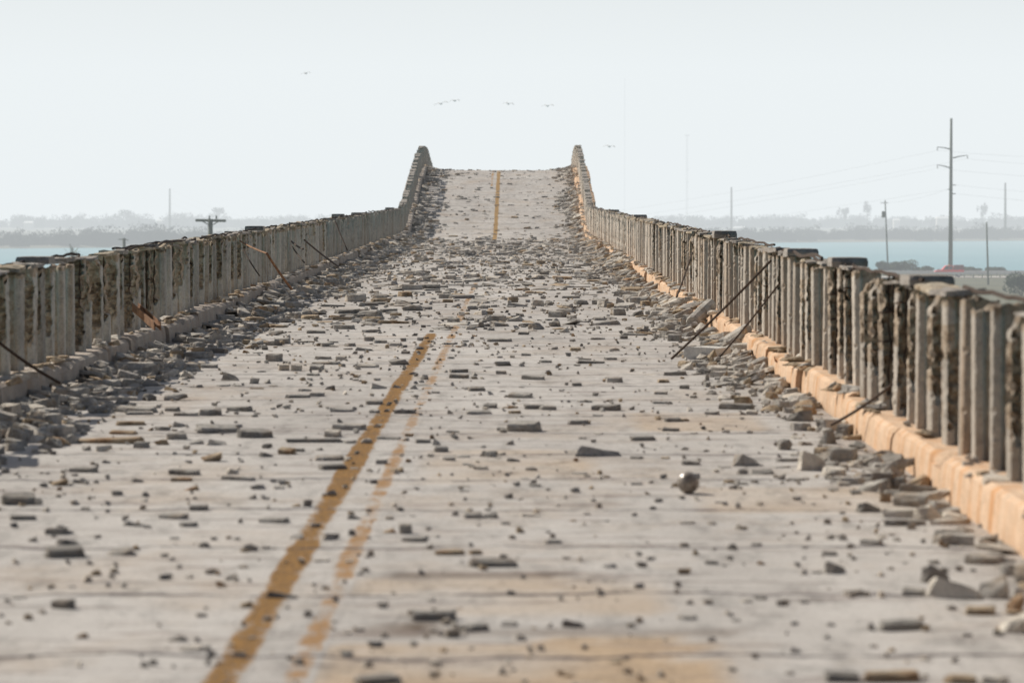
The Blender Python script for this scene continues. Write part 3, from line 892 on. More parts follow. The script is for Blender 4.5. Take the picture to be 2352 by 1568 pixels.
ML = [(820, 725, 150, 62, 'pale', 'bar'), (700, 690, 100, 25), (990, 690, 160, 22), (660, 760, 190, 18, 'dark', 'bar'), (1060, 800, 130, 30, 'dark', 'bar'), (740, 920, 150, 38, 'grey', 'bar'), (540, 950, 140, 25, 'dark', 'bar'), (850, 835, 80, 24, 'dark', 'bar'), (670, 840, 90, 22), (180, 910, 90, 35, 'grey'), (255, 965, 120, 42, 'grey'), (300, 1025, 120, 48, 'grey', 'bar'),
      (140, 1025, 140, 25, 'brown', 'bar'), (620, 1045, 95, 35, 'grey'), (440, 1015, 150, 14), (890, 1075, 145, 30, 'dark', 'wedge'), (240, 1150, 120, 55, 'grey', 'wedge'), (310, 1215, 80, 55, 'pale', 'bar'), (400, 1218, 80, 52, 'pale', 'bar'), (545, 1210, 100, 42, 'grey', 'bar'), (610, 1172, 240, 25, 'grey', 'slab'), (720, 1140, 80, 35, 'pale', 'bar'), (590, 1135, 130, 28),
      (520, 1252, 100, 22), (900, 1195, 180, 30), (1125, 1175, 170, 50, 'grey', 'lump'), (1100, 1040, 110, 28), (1000, 1020, 100, 28), (920, 1005, 80, 38), (940, 945, 160, 28), (1180, 1095, 60, 25), (1270, 1065, 80, 28), (1520, 870, 80, 35, 'grey', 'bar'), (1610, 815, 60, 20, 'brown'), (1360, 635, 140, 40, 'dark', 'bar'), (1120, 635, 80, 14), (980, 635, 60, 18), (1060, 575, 40, 55, 'pale', 'wedge'),
      (1310, 780, 120, 28), (1530, 765, 80, 30), (1740, 775, 60, 30, 'grey'), (1790, 930, 60, 24, 'grey'), (1820, 855, 110, 24), (1850, 1010, 180, 28, 'grey', 'bar'), (1120, 1340, 60, 30), (990, 1345, 130, 45, 'pale'), (640, 1350, 80, 40, 'dark', 'wedge'), (545, 1400, 120, 35, 'grey', 'bar'), (400, 1410, 200, 30), (460, 1362, 100, 22), (1560, 1270, 150, 35), (1560, 1230, 140, 30), (1310, 1280, 80, 45)]
from_photo(BL, 0, 1000, 2.2174)
from_photo(BM, 800, 1000, 2.2178)
from_photo(BR, 1700, 1000, 2.2174)
from_photo(LN, 0, 450, 2.613)
from_photo([q for q in MR], 1200, 500, 2.851)
from_photo([q for q in ML], 600, 500, 2.851)
hand = [(c.p.x, c.p.y) for c in CH]


def scatter(n, y0, y1, x0, x1, wmin, wmax, hmin, hmax, tilt=.05, zup=0.0, fn=None, where=None):
    for _ in range(n):
        x, y = U(x0, x1), U(y0, y1)
        if fn and random.random() > fn(x, y): continue
        w = wmin + (wmax - wmin) * random.random() ** 1.7
        h = hmin + (hmax - hmin) * random.random() ** 1.8
        h = min(h, w * .55)
        shape = random.choices(['bar', 'slab', 'wedge', 'lump', 'flake'], [4, 3, 2, 2, 2])[0]
        dd = min(w * U(.4, 1), h * U(1.4, 3))
        if shape in ('slab', 'flake'): dd = w * U(.5, 1); h *= .65
        zz = zr(y) - .004 + zup
        CH.append(Chunk(Vector((x, y, zz)), w, dd, h, (U(-tilt, tilt * 4), U(-tilt, tilt), U(-.7, .7) if shape == 'bar' and random.random() < .8 else U(-3, 3)), shape, rtint(), where or where_of(x, y)))


cl = lambda x, y: .10 + 2.2 * max(0, nz((x * .9, y * .45, 0), .8, 3.3))
scatter(420, 10.5, 26, XL + .5, XR - .3, .012, .06, .006, .022, fn=cl)
scatter(520, 26, 42, XL + .8, XR - .5, .02, .18, .010, .05, fn=cl)
scatter(520, 38, 62, XL + .7, XR - .3, .05, .42, .02, .10, fn=lambda x, y: .5 + .6 * cl(x, y) - (.35 if x > 0 else 0) * (y < 50))
scatter(1500, 58, 104, XL + .4, XR - .2, .05, .38, .015, .09, fn=lambda x, y: .75 + .5 * cl(x, y))
scatter(260, 82, 108, XL + .4, XR - .2, .06, .36, .03, .13, fn=lambda x, y: 1)
scatter(640, 106, 144, XL + .4, XR - .2, .05, .34, .02, .07, fn=lambda x, y: .4 + cl(x, y))


# piles along the kerbs: dense, tilted, stacked
def pile(side, y0, y1, per_m, reach, hmax, big):
    n = int((y1 - y0) * per_m)
    for _ in range(n):
        y = U(y0, y1)
        am = .55 + 1.1 * nz((side * 5, y, 0), .22, 2.2)
        if random.random() > am + .35: continue
        rr = reach * max(.45, min(1.25, .8 + .9 * nz((side * 3, y, 0), .3, 6)))
        t = random.random() ** 1.5
        d = .04 + t * rr
        x = XR - d if side > 0 else XL + d
        w = U(.06, big) * (1 - .3 * t)
        lay = hmax * max(0, 1 - t * 1.3) * random.random() * max(.3, am)
        shape = random.choices(['slab', 'bar', 'wedge', 'flake', 'lump'], [5, 3, 3, 4, 1.5])[0]
        h = U(.02, .06) if shape in ('slab', 'flake') else U(.03, .09)
        dd = w * U(.4, .9) if shape in ('slab', 'flake', 'wedge') else h * U(1.2, 2)
        tilt = .35 if shape in ('slab', 'flake') else .15
        # lean towards the lane
        lean = (.12 + .25 * random.random()) * (1 if side > 0 else -1) * (lay > .02)
        if side > 0: x = min(x, XR - w * .35)
        else: x = max(x, XL + w * .35)
        tint = random.choices(['grey', 'pale', 'brown', 'dark'], [5, 2.0, 1.6, 1.6] if side > 0 else [5, 1.6, 1.0, 1.2])[0]
        CH.append(Chunk(Vector((x, y, zr(y) - .01 + lay)), w, dd, h, (U(-tilt, tilt) * (lay > .015), -lean + U(-.12, .12), U(-1.2, 1.2)), shape, tint, where_of(x, y)))


pile(1, 11.5, 34, 11, .52, .08, .28)
pile(1, 24, 60, 15, .80, .10, .30)
pile(1, 60, 140, 17, .85, .24, .42)
pile(1, 40, 75, 7, .5, .26, .38)
pile(-1, 19, 34, 30, .95, .09, .27)
pile(-1, 34, 70, 26, 1.05, .12, .34)
pile(-1, 70, 140, 19, 1.0, .22, .42)
for side in (1, -1):          # bits lying on the kerb itself, between the face and the posts
    for _ in range(720):
        y = 14 + 126 * random.random() ** 1.1
        am = nz((side * 8, y, 0), .5, 1.2)
        if (am < -.12 or (y < 40 and am < .12)) and random.random() < .85: continue
        x = (XR + U(.0, .16)) if side > 0 else (XL - U(.0, .16))
        w = U(.05, .24); h = U(.015, .06)
        CH.append(Chunk(Vector((x, y, zr(y) + KT - .012)), w * .8, w * U(.5, 1.1), h, (U(-.15, .15), U(-.15, .15), U(-.9, .9)), random.choice(['slab', 'flake', 'wedge', 'lump']), random.choice(['grey', 'grey', 'pale', 'brown', 'brown']), where_of(x, y)))

bp = ground(1582, 1135)
CH = [c for c in CH if (c.p.x - bp.x) ** 2 + (c.p.y - bp.y) ** 2 > .26 ** 2]
# largest 300 stand as things of their own, the rest is one mass
vis = [c for c in CH if -80 < c.sx < 2440]
vis.sort(key=lambda c: -c.area)
big = vis[:300]
bigid = set(id(c) for c in big)
rest = [c for c in CH if id(c) not in bigid]

SHAPE_WORD = {'bar': 'squared stick', 'slab': 'slab piece', 'wedge': 'wedge', 'lump': 'rounded lump', 'flake': 'thin flake'}
TINT_WORD = {'grey': 'grey', 'pale': 'pale', 'brown': 'brownish', 'dark': 'dark grey', 'white': 'bright white'}


def zone(y):
    for lim, w in ((11.8, 'at very front'), (13.6, 'close to camera'), (16, 'just past front'), (19, 'near foreground'), (22.5, 'mid foreground'), (27, 'beyond foreground'), (34, 'at mid distance'), (48, 'farther up'), (75, 'far up road')):
        if y < lim: return w
    return 'near hump'


cells = {}

for c in big:
    cells.setdefault((TINT_WORD[c.tint], SHAPE_WORD[c.shape], c.where, zone(c.p.y)), []).append(c)
ORD = ['leftmost', 'second from left', 'third from left', 'fourth from left', 'fifth from left', 'sixth from left', 'seventh from left', 'eighth from left']
NUM = {2: 'two', 3: 'three', 4: 'four', 5: 'five', 6: 'six', 7: 'seven', 8: 'eight'}
for key, cs in cells.items():
    cs.sort(key=lambda c: c.sx)
    for k, c in enumerate(cs):
        lab = '%s concrete %s %s %s' % key
        if len(cs) == 2: lab += ', %s one' % ('left' if k == 0 else 'right')
        elif 2 < len(cs) <= 8: lab += ', %s of %s' % ('rightmost' if k == len(cs) - 1 else ORD[k], NUM[len(cs)])
        o = link('concrete_chunk', chunk_mesh(c.shape, c.i, c.tint), None, c.p, c.rot, (c.w, c.d, c.h))
        tag(o, lab, 'concrete chunk', 'concrete rubble on the road')

vs_all = []; fs_all = []; mi_all = []; off = 0
mb = MB()
for c in rest:
    vs, fs = SH[c.shape][c.i]
    mt = Euler(c.rot).to_matrix() @ Matrix.Diagonal((c.w, c.d, c.h))
    a = np.array(mt) @ np.array([tuple(v) for v in vs]).T
    a = a.T + np.array(tuple(c.p))
    mb.add(a.tolist(), fs, MATI.index(c.tint))
tag(mb.build('small_rubble', [M[t] for t in MATI]), 'grey concrete rubble strewn and heaped over the whole roadway', 'rubble', kind='stuff')

# grit
mb = MB()
GS = []
for k in range(6):
    r_ = random.Random(k)
    GS.append(hull_mesh([(r_.uniform(-1, 1), r_.uniform(-1, 1), r_.uniform(-1, 1)) for _ in range(11)], 0))
for _ in range(7500):
    y = 9.5 + 75 * random.random() ** 1.3; x = U(XL, XR)
    if random.random() > .3 + 1.1 * max(0, nz((x, y * .5, 0), .9, 5)) + (.5 if x > 1.5 or x < -2.6 else 0): continue
    s = U(.006, .028) * (1 + y / 60); a = U(0, 6.3); ca, sa = math.cos(a), math.sin(a); z = zr(y) + .001
    vs, fs = random.choice(GS); sx = s * U(1, 2.2); hz_ = s * U(.45, .9)
    mb.add([(x + sx * ca * p[0] - s * sa * p[1], y + sx * sa * p[0] + s * ca * p[1], z + p[2] * hz_) for p in vs], fs, random.choice((0, 0, 3, 2, 0, 1)))
tag(mb.build('grit', [M[t] for t in MATI]), 'fine grit and crumbs of concrete scattered on the road', 'grit', kind='stuff')

# the ball, the white block, the fallen round post on the right
p = ground(1582, 1135)
bm = bmesh.new(); bmesh.ops.create_uvsphere(bm, u_segments=32, v_segments=20, radius=1)
for v in bm.verts:
    v.co = Vector((v.co.x * .060, v.co.y * .062, v.co.z * .060)) * (1 + .012 * nz(v.co, 2, 1))
me = D.meshes.new('ball'); bm.to_mesh(me); bm.free(); me.polygons.foreach_set('use_smooth', [True] * len(me.polygons))
m, nt, b = mat('worn_glossy_float')
n = noise_tex(nt, wpos(nt), 30, 4, .6)
L(nt, ramp(nt, n, [(.38, (.16, .125, .095)), (.62, (.40, .34, .28))]), b.inputs['Base Color'])
b.inputs['Roughness'].default_value = .30; b.inputs['Specular IOR Level'].default_value = .8
bump(nt, b, noise_tex(nt, wpos(nt, (1, 1, .3)), 120, 4, .7), .3, .003)
me.materials.append(m)
tag(link('ball', me, None, p + Vector((0, .06, .059))), 'round glossy grey-brown ball with a bright glint, alone on the right lane', 'ball')

p = ground(1606, 825)
def fb(u, v, w):
    x = (u - .5) * .33 + (.03 * v); y = v * .30; z = w * .115
    if u in (0, 1) and w == 1: z -= .006
    return (x + .004 * nz((u * 5, v * 5, w * 3), 1, 1), y + .004 * nz((u * 5, v * 5, w * 3), 1, 6), z + .003 * nz((u * 5, v * 5, w * 3), 1, 9))
vs, fs = grid_box(6, 5, 3, fb)
mb = MB(); mb.add(vs, fs)
o = mb.build('concrete_block', M['white'], None, p); o.rotation_euler = (0, 0, -.5)
tag(o, 'white painted squared block at the foot of the long leaning bar', 'concrete block')

# two cylindrical rail pieces resting against the orange kerb
for (a, b_, r, lab) in (((1575, 745), (1620, 712), .085, 'fat round-edged post piece propped on the orange kerb behind the white block'),
                        ((1795, 822), (1835, 790), .06, 'smaller post piece lying across the edge of the orange kerb')):
    if a[0] == 1575: p0 = ground(1590, 757); p1 = Vector((XR + .05, F * (XR + .05) / (1632 - 1190), 0)); p1.z = zr(p1.y) + KT + .05
    else: p0 = ground(1672, 795); p1 = Vector((XR + .06, F * (XR + .06) / (1716 - 1190), 0)); p1.z = zr(p1.y) + KT + .02
    p0.z += r; dv = p1 - p0; mb = MB()
    pts = [p0 + dv * t - p0 for t in (0, .04, .3, .6, .96, 1)]
    mb.tube(pts, [r * .8, r, r * .96, r * 1.02, r, r * .75], 10)
    tag(mb.build('post_piece', M['grey'], None, p0), lab, 'post piece', 'fallen post pieces')

# ------------------------------------------------------------------ sea, land, woods
def sheet(name, x0, x1, y0, y1, z, m, nx=1, ny=1, zf=None):
    vs = []; fs = []
    for j in range(ny + 1):
        for i in range(nx + 1):
            x = x0 + (x1 - x0) * i / nx; y = y0 + (y1 - y0) * j / ny
            vs.append((x, y, z + (zf(i / nx, j / ny, x, y) if zf else 0)))
    for j in range(ny):
        for i in range(nx):
            a = j * (nx + 1) + i; fs.append((a, a + 1, a + nx + 2, a + nx + 1))
    mb = MB(); mb.add(vs, fs)
    return tag(mb.build(name, m, smooth=True), kind='structure')


sheet('sea', -9000, 9000, -2500, 12000, SEA, M['water'])


def shore_y(x):
    return 1880 + (x + 265) * (2143 - 1667) / 597 - 215


def shore_land():
    vs = []; fs = []
    xs = [-2600, -1500, -900, -600, -400, -265, -100, 30, 150, 332, 500, 800, 1300, 2600]
    for x in xs:
        y = max(1200, min(3200, shore_y(x)))
        for yy, z in ((y, SEA - .5), (y + 25, SEA + 1.2), (y + 500, SEA + 2), (12000, SEA + 3)):
            vs.append((x if yy < 4000 else x * 4, yy, z))
    for i in range(len(xs) - 1):
        for j in range(3):
            a = i * 4 + j; fs.append((a, a + 4, a + 5, a + 1))
    mb = MB(); mb.add(vs, fs); tag(mb.build('far_shore', M['land'], smooth=True), kind='structure')


shore_land()


def verge(name, x0, x1, y0, y1, top):
    def zf(u, v, x, y):
        e = min((x - x0) / 8, (x1 - x) / 8, (y - y0) / 30, (y1 - y) / 20)
        return (top + 1.0) * min(1, e) - 1.0 + .3 * nz((x, y, 0), .05, 2) * min(1, e)
    return sheet(name, x0, x1, y0, y1, SEA, M['grass'], 160, 60, zf)


VZ = SEA + 4.2
verge('verge', 70, 900, 380, 790, 4.2)
verge('verge', -260, -14, 250, 700, 3.6)


def leaf_cloud(mb, c, rad, n, size, lobes=7, seed=0):
    """many leaf faces gathered in uneven lobes"""
    rs = random.Random(seed)
    cs = []
    for k in range(lobes):
        v = Vector((rs.gauss(0, .45), rs.gauss(0, .45), rs.uniform(-.35, .55)))
        cs.append((v, rs.uniform(.28, .55)))
    for _ in range(n):
        v, r = rs.choice(cs)
        d = Vector((rs.gauss(0, 1), rs.gauss(0, 1), rs.gauss(0, 1))).normalized() * r * rs.uniform(.6, 1.0)
        p = v + d
        p = Vector((c[0] + p.x * rad[0], c[1] + p.y * rad[1], c[2] + p.z * rad[2]))
        s = size * rs.uniform(.6, 1.4)
        a = Vector((rs.uniform(-1, 1), rs.uniform(-1, 1), rs.uniform(-1, 1))).normalized() * s
        b2 = a.cross(Vector((rs.uniform(-1, 1), rs.uniform(-1, 1), rs.uniform(-1, 1)))).normalized() * s * .7
        mb.add([p - a, p + b2, p + a, p - b2], [(0, 1, 2, 3)])


def wood(name, x0, x1, yf, depth, n, zb, hmin, hmax, label, leaf, skyline):
    mb = MB(); rs = random.Random(n)
    for k in range(n):
        x = x0 + (x1 - x0) * (k + rs.random()) / n
        y = yf(x) + rs.uniform(10, depth)
        hgt = (hmin + (hmax - hmin) * rs.random() ** 1.5) * skyline(x)
        r = rs.uniform(.45, .9) * hgt
        mb.tube([(x, y, zb), (x + U(-.5, .5), y, zb + hgt * .5)], [.3, .15], 4)
        leaf_cloud(mb, (x, y, zb + hgt * .52), (r, r, hgt * .5), 240, leaf, 9, k * 3 + n)
        mb.add([(x - r, y + 2, zb), (x + r, y + 2, zb), (x + r * .8, y + 2, zb + hgt * .55), (x - r * .7, y + 2, zb + hgt * .6)], [(0, 1, 2, 3)])
    return tag(mb.build(name, M['wood']), label, 'wood', kind='stuff')


wood('mangrove_wood', -560, 640, shore_y, 90, 330, SEA + .8, 6.5, 11.5, 'dim green-grey mangrove wood along the far waterline', .5,
     lambda x: 1 + .28 * nz((x, 0, 0), .012, 4) + .10 * nz((x, 0, 0), .05, 7))
wood('hazy_wood', -950, 1050, lambda x: 3250, 260, 330, SEA + 3, 10, 17, 'pale hazy wood on the skyline behind the mangroves', .8,
     lambda x: 1 + .16 * nz((x, 0, 0), .008, 9) + .12 * nz((x, 0, 0), .03, 3))

# a few trees that stand above the skyline
for (xd, yt, w, lab) in ((500, 474, 34, 'tall ragged tree on the skyline behind the crossarm pole'), (283, 480, 44, 'broad hazy tree rising on the left skyline'),
                         (1992, 462, 16, 'slim tall tree on the skyline left of the transformer pole'), (1938, 476, 20, 'narrow pointed tree on the right skyline between the thin pole and transformer pole'),
                         (2257, 468, 16, 'dark narrow tree on the skyline right of the tall power pole')):
    Y = 3230; p = at(xd, 500, Y); top = at(xd, yt, Y).z; zb = SEA + 3; hh = top - zb; r = w / 2 * Y / F
    t = thing('skyline_tree', lab, 'tree', (p.x, Y, zb), None, 'trees standing above the skyline')
    mb = MB(); mb.tube([(0, 0, 0), (.4, 0, hh * .5), (0, 0, hh * .8)], [.9, .6, .2], 6); mb.build('trunk', M['bark'], t)
    mb = MB(); leaf_cloud(mb, (0, 0, hh * .68), (r * 1.3, r, hh * .34), 260, 1.0, 9, xd); mb.build('crown', M['wood'], t)

# hazy houses among the far trees
for (xd, yd, w, hgt, lab) in ((65, 508, 20, 4, 'pale house in the far trees at the left edge'), (365, 504, 12, 3.5, 'small pale house left of the thin left pole'), (1700, 540 - 20, 26, 4, 'pale house in the trees right of the hump'),
                              (2165, 497, 26, 5, 'white roofed house in haze just left of the tall power pole'), (2060, 502, 14, 4, 'little pale house right of the transformer pole')):
    Y = 3180; p = at(xd, yd, Y); ww = w * Y / F
    t = thing('house', lab, 'house', (p.x, Y, p.z - hgt), None, 'hazy houses on the far shore')
    mb = MB(); mb.box((-ww / 2, 0, -8), (ww / 2, 8, hgt * .6)); mb.build('wall', M['wall'], t)
    mb = MB(); e = ww / 2 + .6
    mb.add([(-e, -.6, hgt * .6), (e, -.6, hgt * .6), (e, 8.6, hgt * .6), (-e, 8.6, hgt * .6), (-e + 1, 4, hgt), (e - 1, 4, hgt)], [(0, 1, 5, 4), (2, 3, 4, 5), (1, 2, 5), (3, 0, 4), (0, 3, 2, 1)])
    mb.build('roof', M['roof'], t)

# ------------------------------------------------------------------ highway below on the right
sheet('highway', 62, 880, 700, 712, VZ + .10, plain('pale_asphalt', (.52, .47, .43), .9), 30, 2, lambda u, v, x, y: .0)


def guardrail(Y, lab):
    t = thing('guardrail', lab, 'guardrail', (80, Y, VZ), None, 'guardrails along the highway')
    n = 44
    pm = MB(); pm.box((-.09, 0, -.2), (.09, .16, .78)); pme = pm.mesh('guardrail_post', M['pole'])
    for k in range(n): link('guardrail_post', pme, t, (k * 1.905, .02, 0))
    mb = MB()
    prof = [(0, .50), (-.05, .55), (-.05, .60), (0, .66), (0, .70), (-.05, .76), (-.05, .81), (0, .86)]
    vs = [(x, y, z) for x in (-.5, n * 1.905) for y, z in prof]; k = len(prof)
    mb.add(vs, [(i, i + k, i + k + 1, i + 1) for i in range(k - 1)])
    mb.build('rail_beam', M['steel'], t); t.scale = (1, 1, 1.5)


guardrail(697, 'near galvanised guardrail of the highway below the bridge')
guardrail(715, 'far galvanised guardrail of the highway behind the red truck')


def red_truck():
    red = plain('red_car_paint', (.85, .04, .035), .25, 0, .05)
    red2 = plain('dull_maroon_cover', (.16, .03, .03), .6, 0, .1)
    t = thing('pickup_truck', 'red pickup truck with a boxy dark cover driving behind the guardrail', 'truck', (at(2180, 640, 705).x, 705, VZ + .1))

    def ext(prof, w, name, m, parent, inset=0):
        mb = MB(); k = len(prof)
        a = [(x, -w / 2, z) for x, z in prof]; b = [(x, w / 2, z) for x, z in prof]
        fs = [tuple(range(k)), tuple(range(2 * k - 1, k - 1, -1))]
        fs += [(i, i + k, (i + 1) % k + k, (i + 1) % k) for i in range(k)]
        mb.add(a + b, fs); return mb.build(name, m, parent)
    body = ext([(-2.8, .45), (-2.85, .85), (-2.6, 1.02), (-1.3, 1.12), (2.75, 1.12), (2.8, .5), (2.2, .40), (-2.3, .40)], 1.85, 'body', red, t)
    cab = ext([(-1.45, 1.10), (-.75, 1.75), (.55, 1.78), (.8, 1.10)], 1.65, 'cab', red, t)
    ext([(-1.2, 1.17), (-.72, 1.66), (-.15, 1.68), (-.15, 1.17)], 1.68, 'window', M['window'], cab)
    ext([(-.05, 1.17), (-.05, 1.68), (.48, 1.68), (.62, 1.17)], 1.68, 'window', M['window'], cab)
    ext([(.85, 1.125), (.9, 1.82), (2.7, 1.85), (2.78, 1.125)], 1.8, 'cover', red2, t)
    for x in (-1.85, 1.75):
        for y in (-.84, .84):
            mb = MB(); mb.tube([(x, y - .12, .38), (x, y + .12, .38)], .38, 16)
            w = mb.build('wheel', plain('tyre_rubber', (.03, .03, .03), .9) if x < 0 and y < 0 else D.materials['tyre_rubber'], t)
            mb = MB(); mb.tube([(x, y - .13 if y < 0 else y + .121, .38), (x, y - .121 if y < 0 else y + .13, .38)], .2, 12); mb.build('rim', M['steel'], w)
    for y in (-.65, .65):
        mb = MB(); mb.box((-2.875, y - .18, .72), (-2.81, y + .18, .88)); mb.build('headlight', M['roof'], t)
    mb = MB(); mb.box((-2.9, -.9, .42), (-2.82, .9, .58)); mb.build('bumper', M['steel'], t)
    mb = MB(); mb.box((-.25, -.12, 1.80), (.05, .12, 1.92))
    t.scale = (1.12, 1.12, 1.4)
    mb.build('roof_glint', plain('yellow_green_glint', (.7, .75, .2), .1, 0, .02), t)  # bright glint on the truck roof, put in as a yellow-green block


red_truck()


# ------------------------------------------------------------------ poles and wires
def pole(name, xd, yt, yb, Y, r0, r1, lab, lean=0, zb=None):
    top = at(xd, yt, Y); bot = at(xd + lean, yb, Y)
    if zb is not None: bot.z = zb
    t = thing(name, lab, 'pole', bot)
    mb = MB(); mb.tube([(0, 0, 0), (top - bot) * .5, top - bot], [r0, (r0 + r1) / 2, r1], 10)
    mb.build('shaft', M['pole'], t, smooth=True)
    return t, top - bot, bot


t, tv, bot = pole('power_pole', 2185, 272, 640, 722, .52, .26, 'tall steel power pole with three sloping arms behind the red truck', -2, VZ)
ARM = []
for (xa, ya, xb, yb) in ((2153, 338, 2183, 343), (2222, 357, 2189, 363), (2153, 379, 2183, 386)):
    a = at(xa, ya, 722) - bot; b = at(xb, yb, 722) - bot
    mb = MB(); mb.tube([b, (a + b) / 2 + Vector((0, 0, .1)), a], [.17, .12, .08], 6); arm = mb.build('crossarm', M['pole'], t)
    mb = MB(); mb.tube([a, a + Vector((0, 0, -.75))], .09, 6); mb.build('insulator', M['pole'], arm)
    ARM.append(a + bot + Vector((0, 0, -.75)))
for (xa, ya, d) in ((2186, 425, 1), (2186, 445, 1), (2186, 435, -1)):
    a = at(xa, ya, 722) - bot
    mb = MB(); mb.tube([a, a + Vector((d * .9, 0, 0))], .10, 5); mb.build('bracket', M['pole'], t)
    ARM.append(a + bot + Vector((d * .9, 0, 0)))

t, tv, bot = pole('utility_pole', 2033, 460, 618, 748, .20, .13, 'leaning utility pole carrying a drum transformer', 7, VZ)
mb = MB(); c = at(2029, 492, 748) - bot; mb.tube([c + Vector((0, 0, -.75)), c + Vector((0, 0, -.65)), c + Vector((0, 0, .6)), c + Vector((0, 0, .7))], [.3, .38, .38, .2], 12); mb.build('transformer', M['pole'], t)
mb = MB(); c = at(2031, 466, 748) - bot; mb.tube([c + Vector((-.9, 0, 0)), c + Vector((.9, 0, 0))], .07, 5); mb.build('crossarm', M['pole'], t)
LOWP = c + bot
pole('utility_pole', 2266, 510, 655, 632, .20, .13, 'bare short wooden pole in front of the guardrail', 4, VZ)
pole('distant_pole', 2309, 420, 540, 2150, .95, .6, 'thin hazy pole near the right edge', 0, SEA + 1)
pole('distant_pole', 1680, 430, 540, 2500, 1.0, .65, 'thin hazy pole above the right railing', 0, SEA + 1)
_, tv, bot3 = pole('distant_pole', 390, 433, 540, 2650, 1.0, .65, 'thin hazy pole above the left railing', 0, SEA + 1)
FARTOP = bot3 + tv

t, tv, bot = pole('crossarm_pole', 483, 503, 560, 330, .27, .24, 'stout wooden pole with one long crossarm showing over the left railing', 4, SEA + 3.5)
mb = MB(); a = at(449, 506, 330) - bot; b = at(519, 507, 330) - bot; a.y = b.y = 0
mb.tube([a, b], .13, 4); arm = mb.build('crossarm', M['pole'], t)
for sgn, q in ((-1, 465), (1, 503)):
    mb = MB(); mb.tube([at(q, 508, 330) - bot, at(484, 519, 330) - bot], .05, 4); mb.build('brace', M['pole'], t)
for q in (481, 497):
    mb = MB(); c = at(q, 503, 330) - bot; mb.tube([c, c + Vector((0, 0, .35))], [.10, .06], 6); mb.build('insulator', M['pole'], arm)

t, tv, bot = pole('utility_pole', 285, 547, 620, 500, .26, .24, 'cut-off pole top with thin arms showing over the left railing', 0, SEA + 3.5)
mb = MB(); mb.tube([at(272, 550, 500) - bot, at(285, 549, 500) - bot, at(295, 552, 500) - bot], .06, 4); mb.build('crossarm', M['pole'], t)


def lattice(xd, yt, Y, w, lab, bars=True):
    top = at(xd, yt, Y); zb = SEA + 3
    t = thing('lattice_mast', lab, 'mast', (top.x, Y, zb), None, 'radio masts on the horizon')
    hh = top.z - zb; mb = MB()
    for sx, sy in ((-1, -1), (1, -1), (0, 1)): mb.tube([(sx * w / 2, sy * w / 2, 0), (sx * w / 2, sy * w / 2, hh)], .13, 4)
    n = int(hh / (w * 1.6))
    for k in range(n):
        z0 = hh * k / n; z1 = hh * (k + 1) / n; s = 1 if k % 2 else -1
        mb.tube([(-s * w / 2, -w / 2, z0), (s * w / 2, -w / 2, z1)], .09, 3)
        mb.tube([(s * w / 2, -w / 2, z0), (0, w / 2, z1)], .09, 3)
    mb.build('lattice', M['pole'], t)
    if bars:
        for z, q in ((hh, 3.4), (hh * .62, 2.2), (hh * .48, 2.2)):
            mb = MB(); mb.tube([(-q if z == hh else 0, 0, z - .5), (q, 0, z - .5)], .5, 5); mb.build('antenna', M['pole'], t)


lattice(1578, 310, 4300, 2.2, 'faint lattice radio mast with a bar on top right of the hump')
lattice(1435, 180, 5600, 1.6, 'very faint tall mast just right of the hump', False)


def wire(p0, p1, sag, lab, r=.011):
    p0 = Vector(p0); p1 = Vector(p1); mb = MB(); n = 40
    mb.tube([p0.lerp(p1, k / n) - p0 + Vector((0, 0, -4 * sag * (k / n) * (1 - k / n))) for k in range(n + 1)], [r * (1 + 2.2 * k / n * (p1.y > 2000)) for k in range(n + 1)], 4)
    tag(mb.build('power_line', M['wire'], None, p0), lab, 'wire', 'wires of the power line')


wl = ['upper left arm', 'right arm', 'lower left arm', 'upper right bracket', 'lower right bracket', 'left bracket']
for k, a in enumerate(ARM):
    if k in (0, 1, 2, 5):
        wire(a, FARTOP + Vector((0, 0, -[0, 6, 11, 0, 0, 22][k])), [26, 24, 24, 0, 0, 20][k], 'thin wire from the %s of the tall pole sweeping off to the left' % wl[k])
    if k < 5:
        wire(a, (a.x + 160, a.y + 90, a.z + [2, 0, -1, -2, -3][k]), 3.2, 'thin wire from the %s of the tall pole leaving to the right' % wl[k])
wire(ARM[5], LOWP, .6, 'thin low wire between the tall pole and the transformer pole')
# ------------------------------------------------------------------ shrubs and palm
def shrub(xd, yb, wd, hd, Y, lab, z=None):
    p = at(xd, yb, Y); w = wd * Y / F; h = hd * Y / F
    t = thing('shrub', lab, 'shrub', (p.x, Y, VZ), None, 'shrubs beside the highway')
    mb = MB()
    for k in range(5):
        a = k * 1.3; mb.tube([(0, 0, -.2), (math.cos(a) * w * .2, math.sin(a) * w * .2, h * .5)], [.07, .02], 4)
    mb.build('stem', M['bark'], t)
    mb = MB(); leaf_cloud(mb, (0, 0, h * .5), (w * .62, w * .5, h * .62), 2200, .17, 14, xd); mb.build('foliage', M['shrub'], t)


shrub(2030, 628, 34, 26, 752, 'low round shrub at the foot of the transformer pole')
shrub(2072, 630, 58, 30, 748, 'largest shrub on the shore between the transformer pole and the red truck')
shrub(2120, 630, 50, 18, 745, 'low shrub just left of the red truck')
shrub(2225, 630, 56, 18, 750, 'low wide shrub behind the guardrail right of the red truck')
shrub(2290, 628, 40, 14, 750, 'small low shrub behind the guardrail near the right edge')
shrub(2345, 694, 70, 52, 545, 'dense dark shrub on the near verge at the right edge')

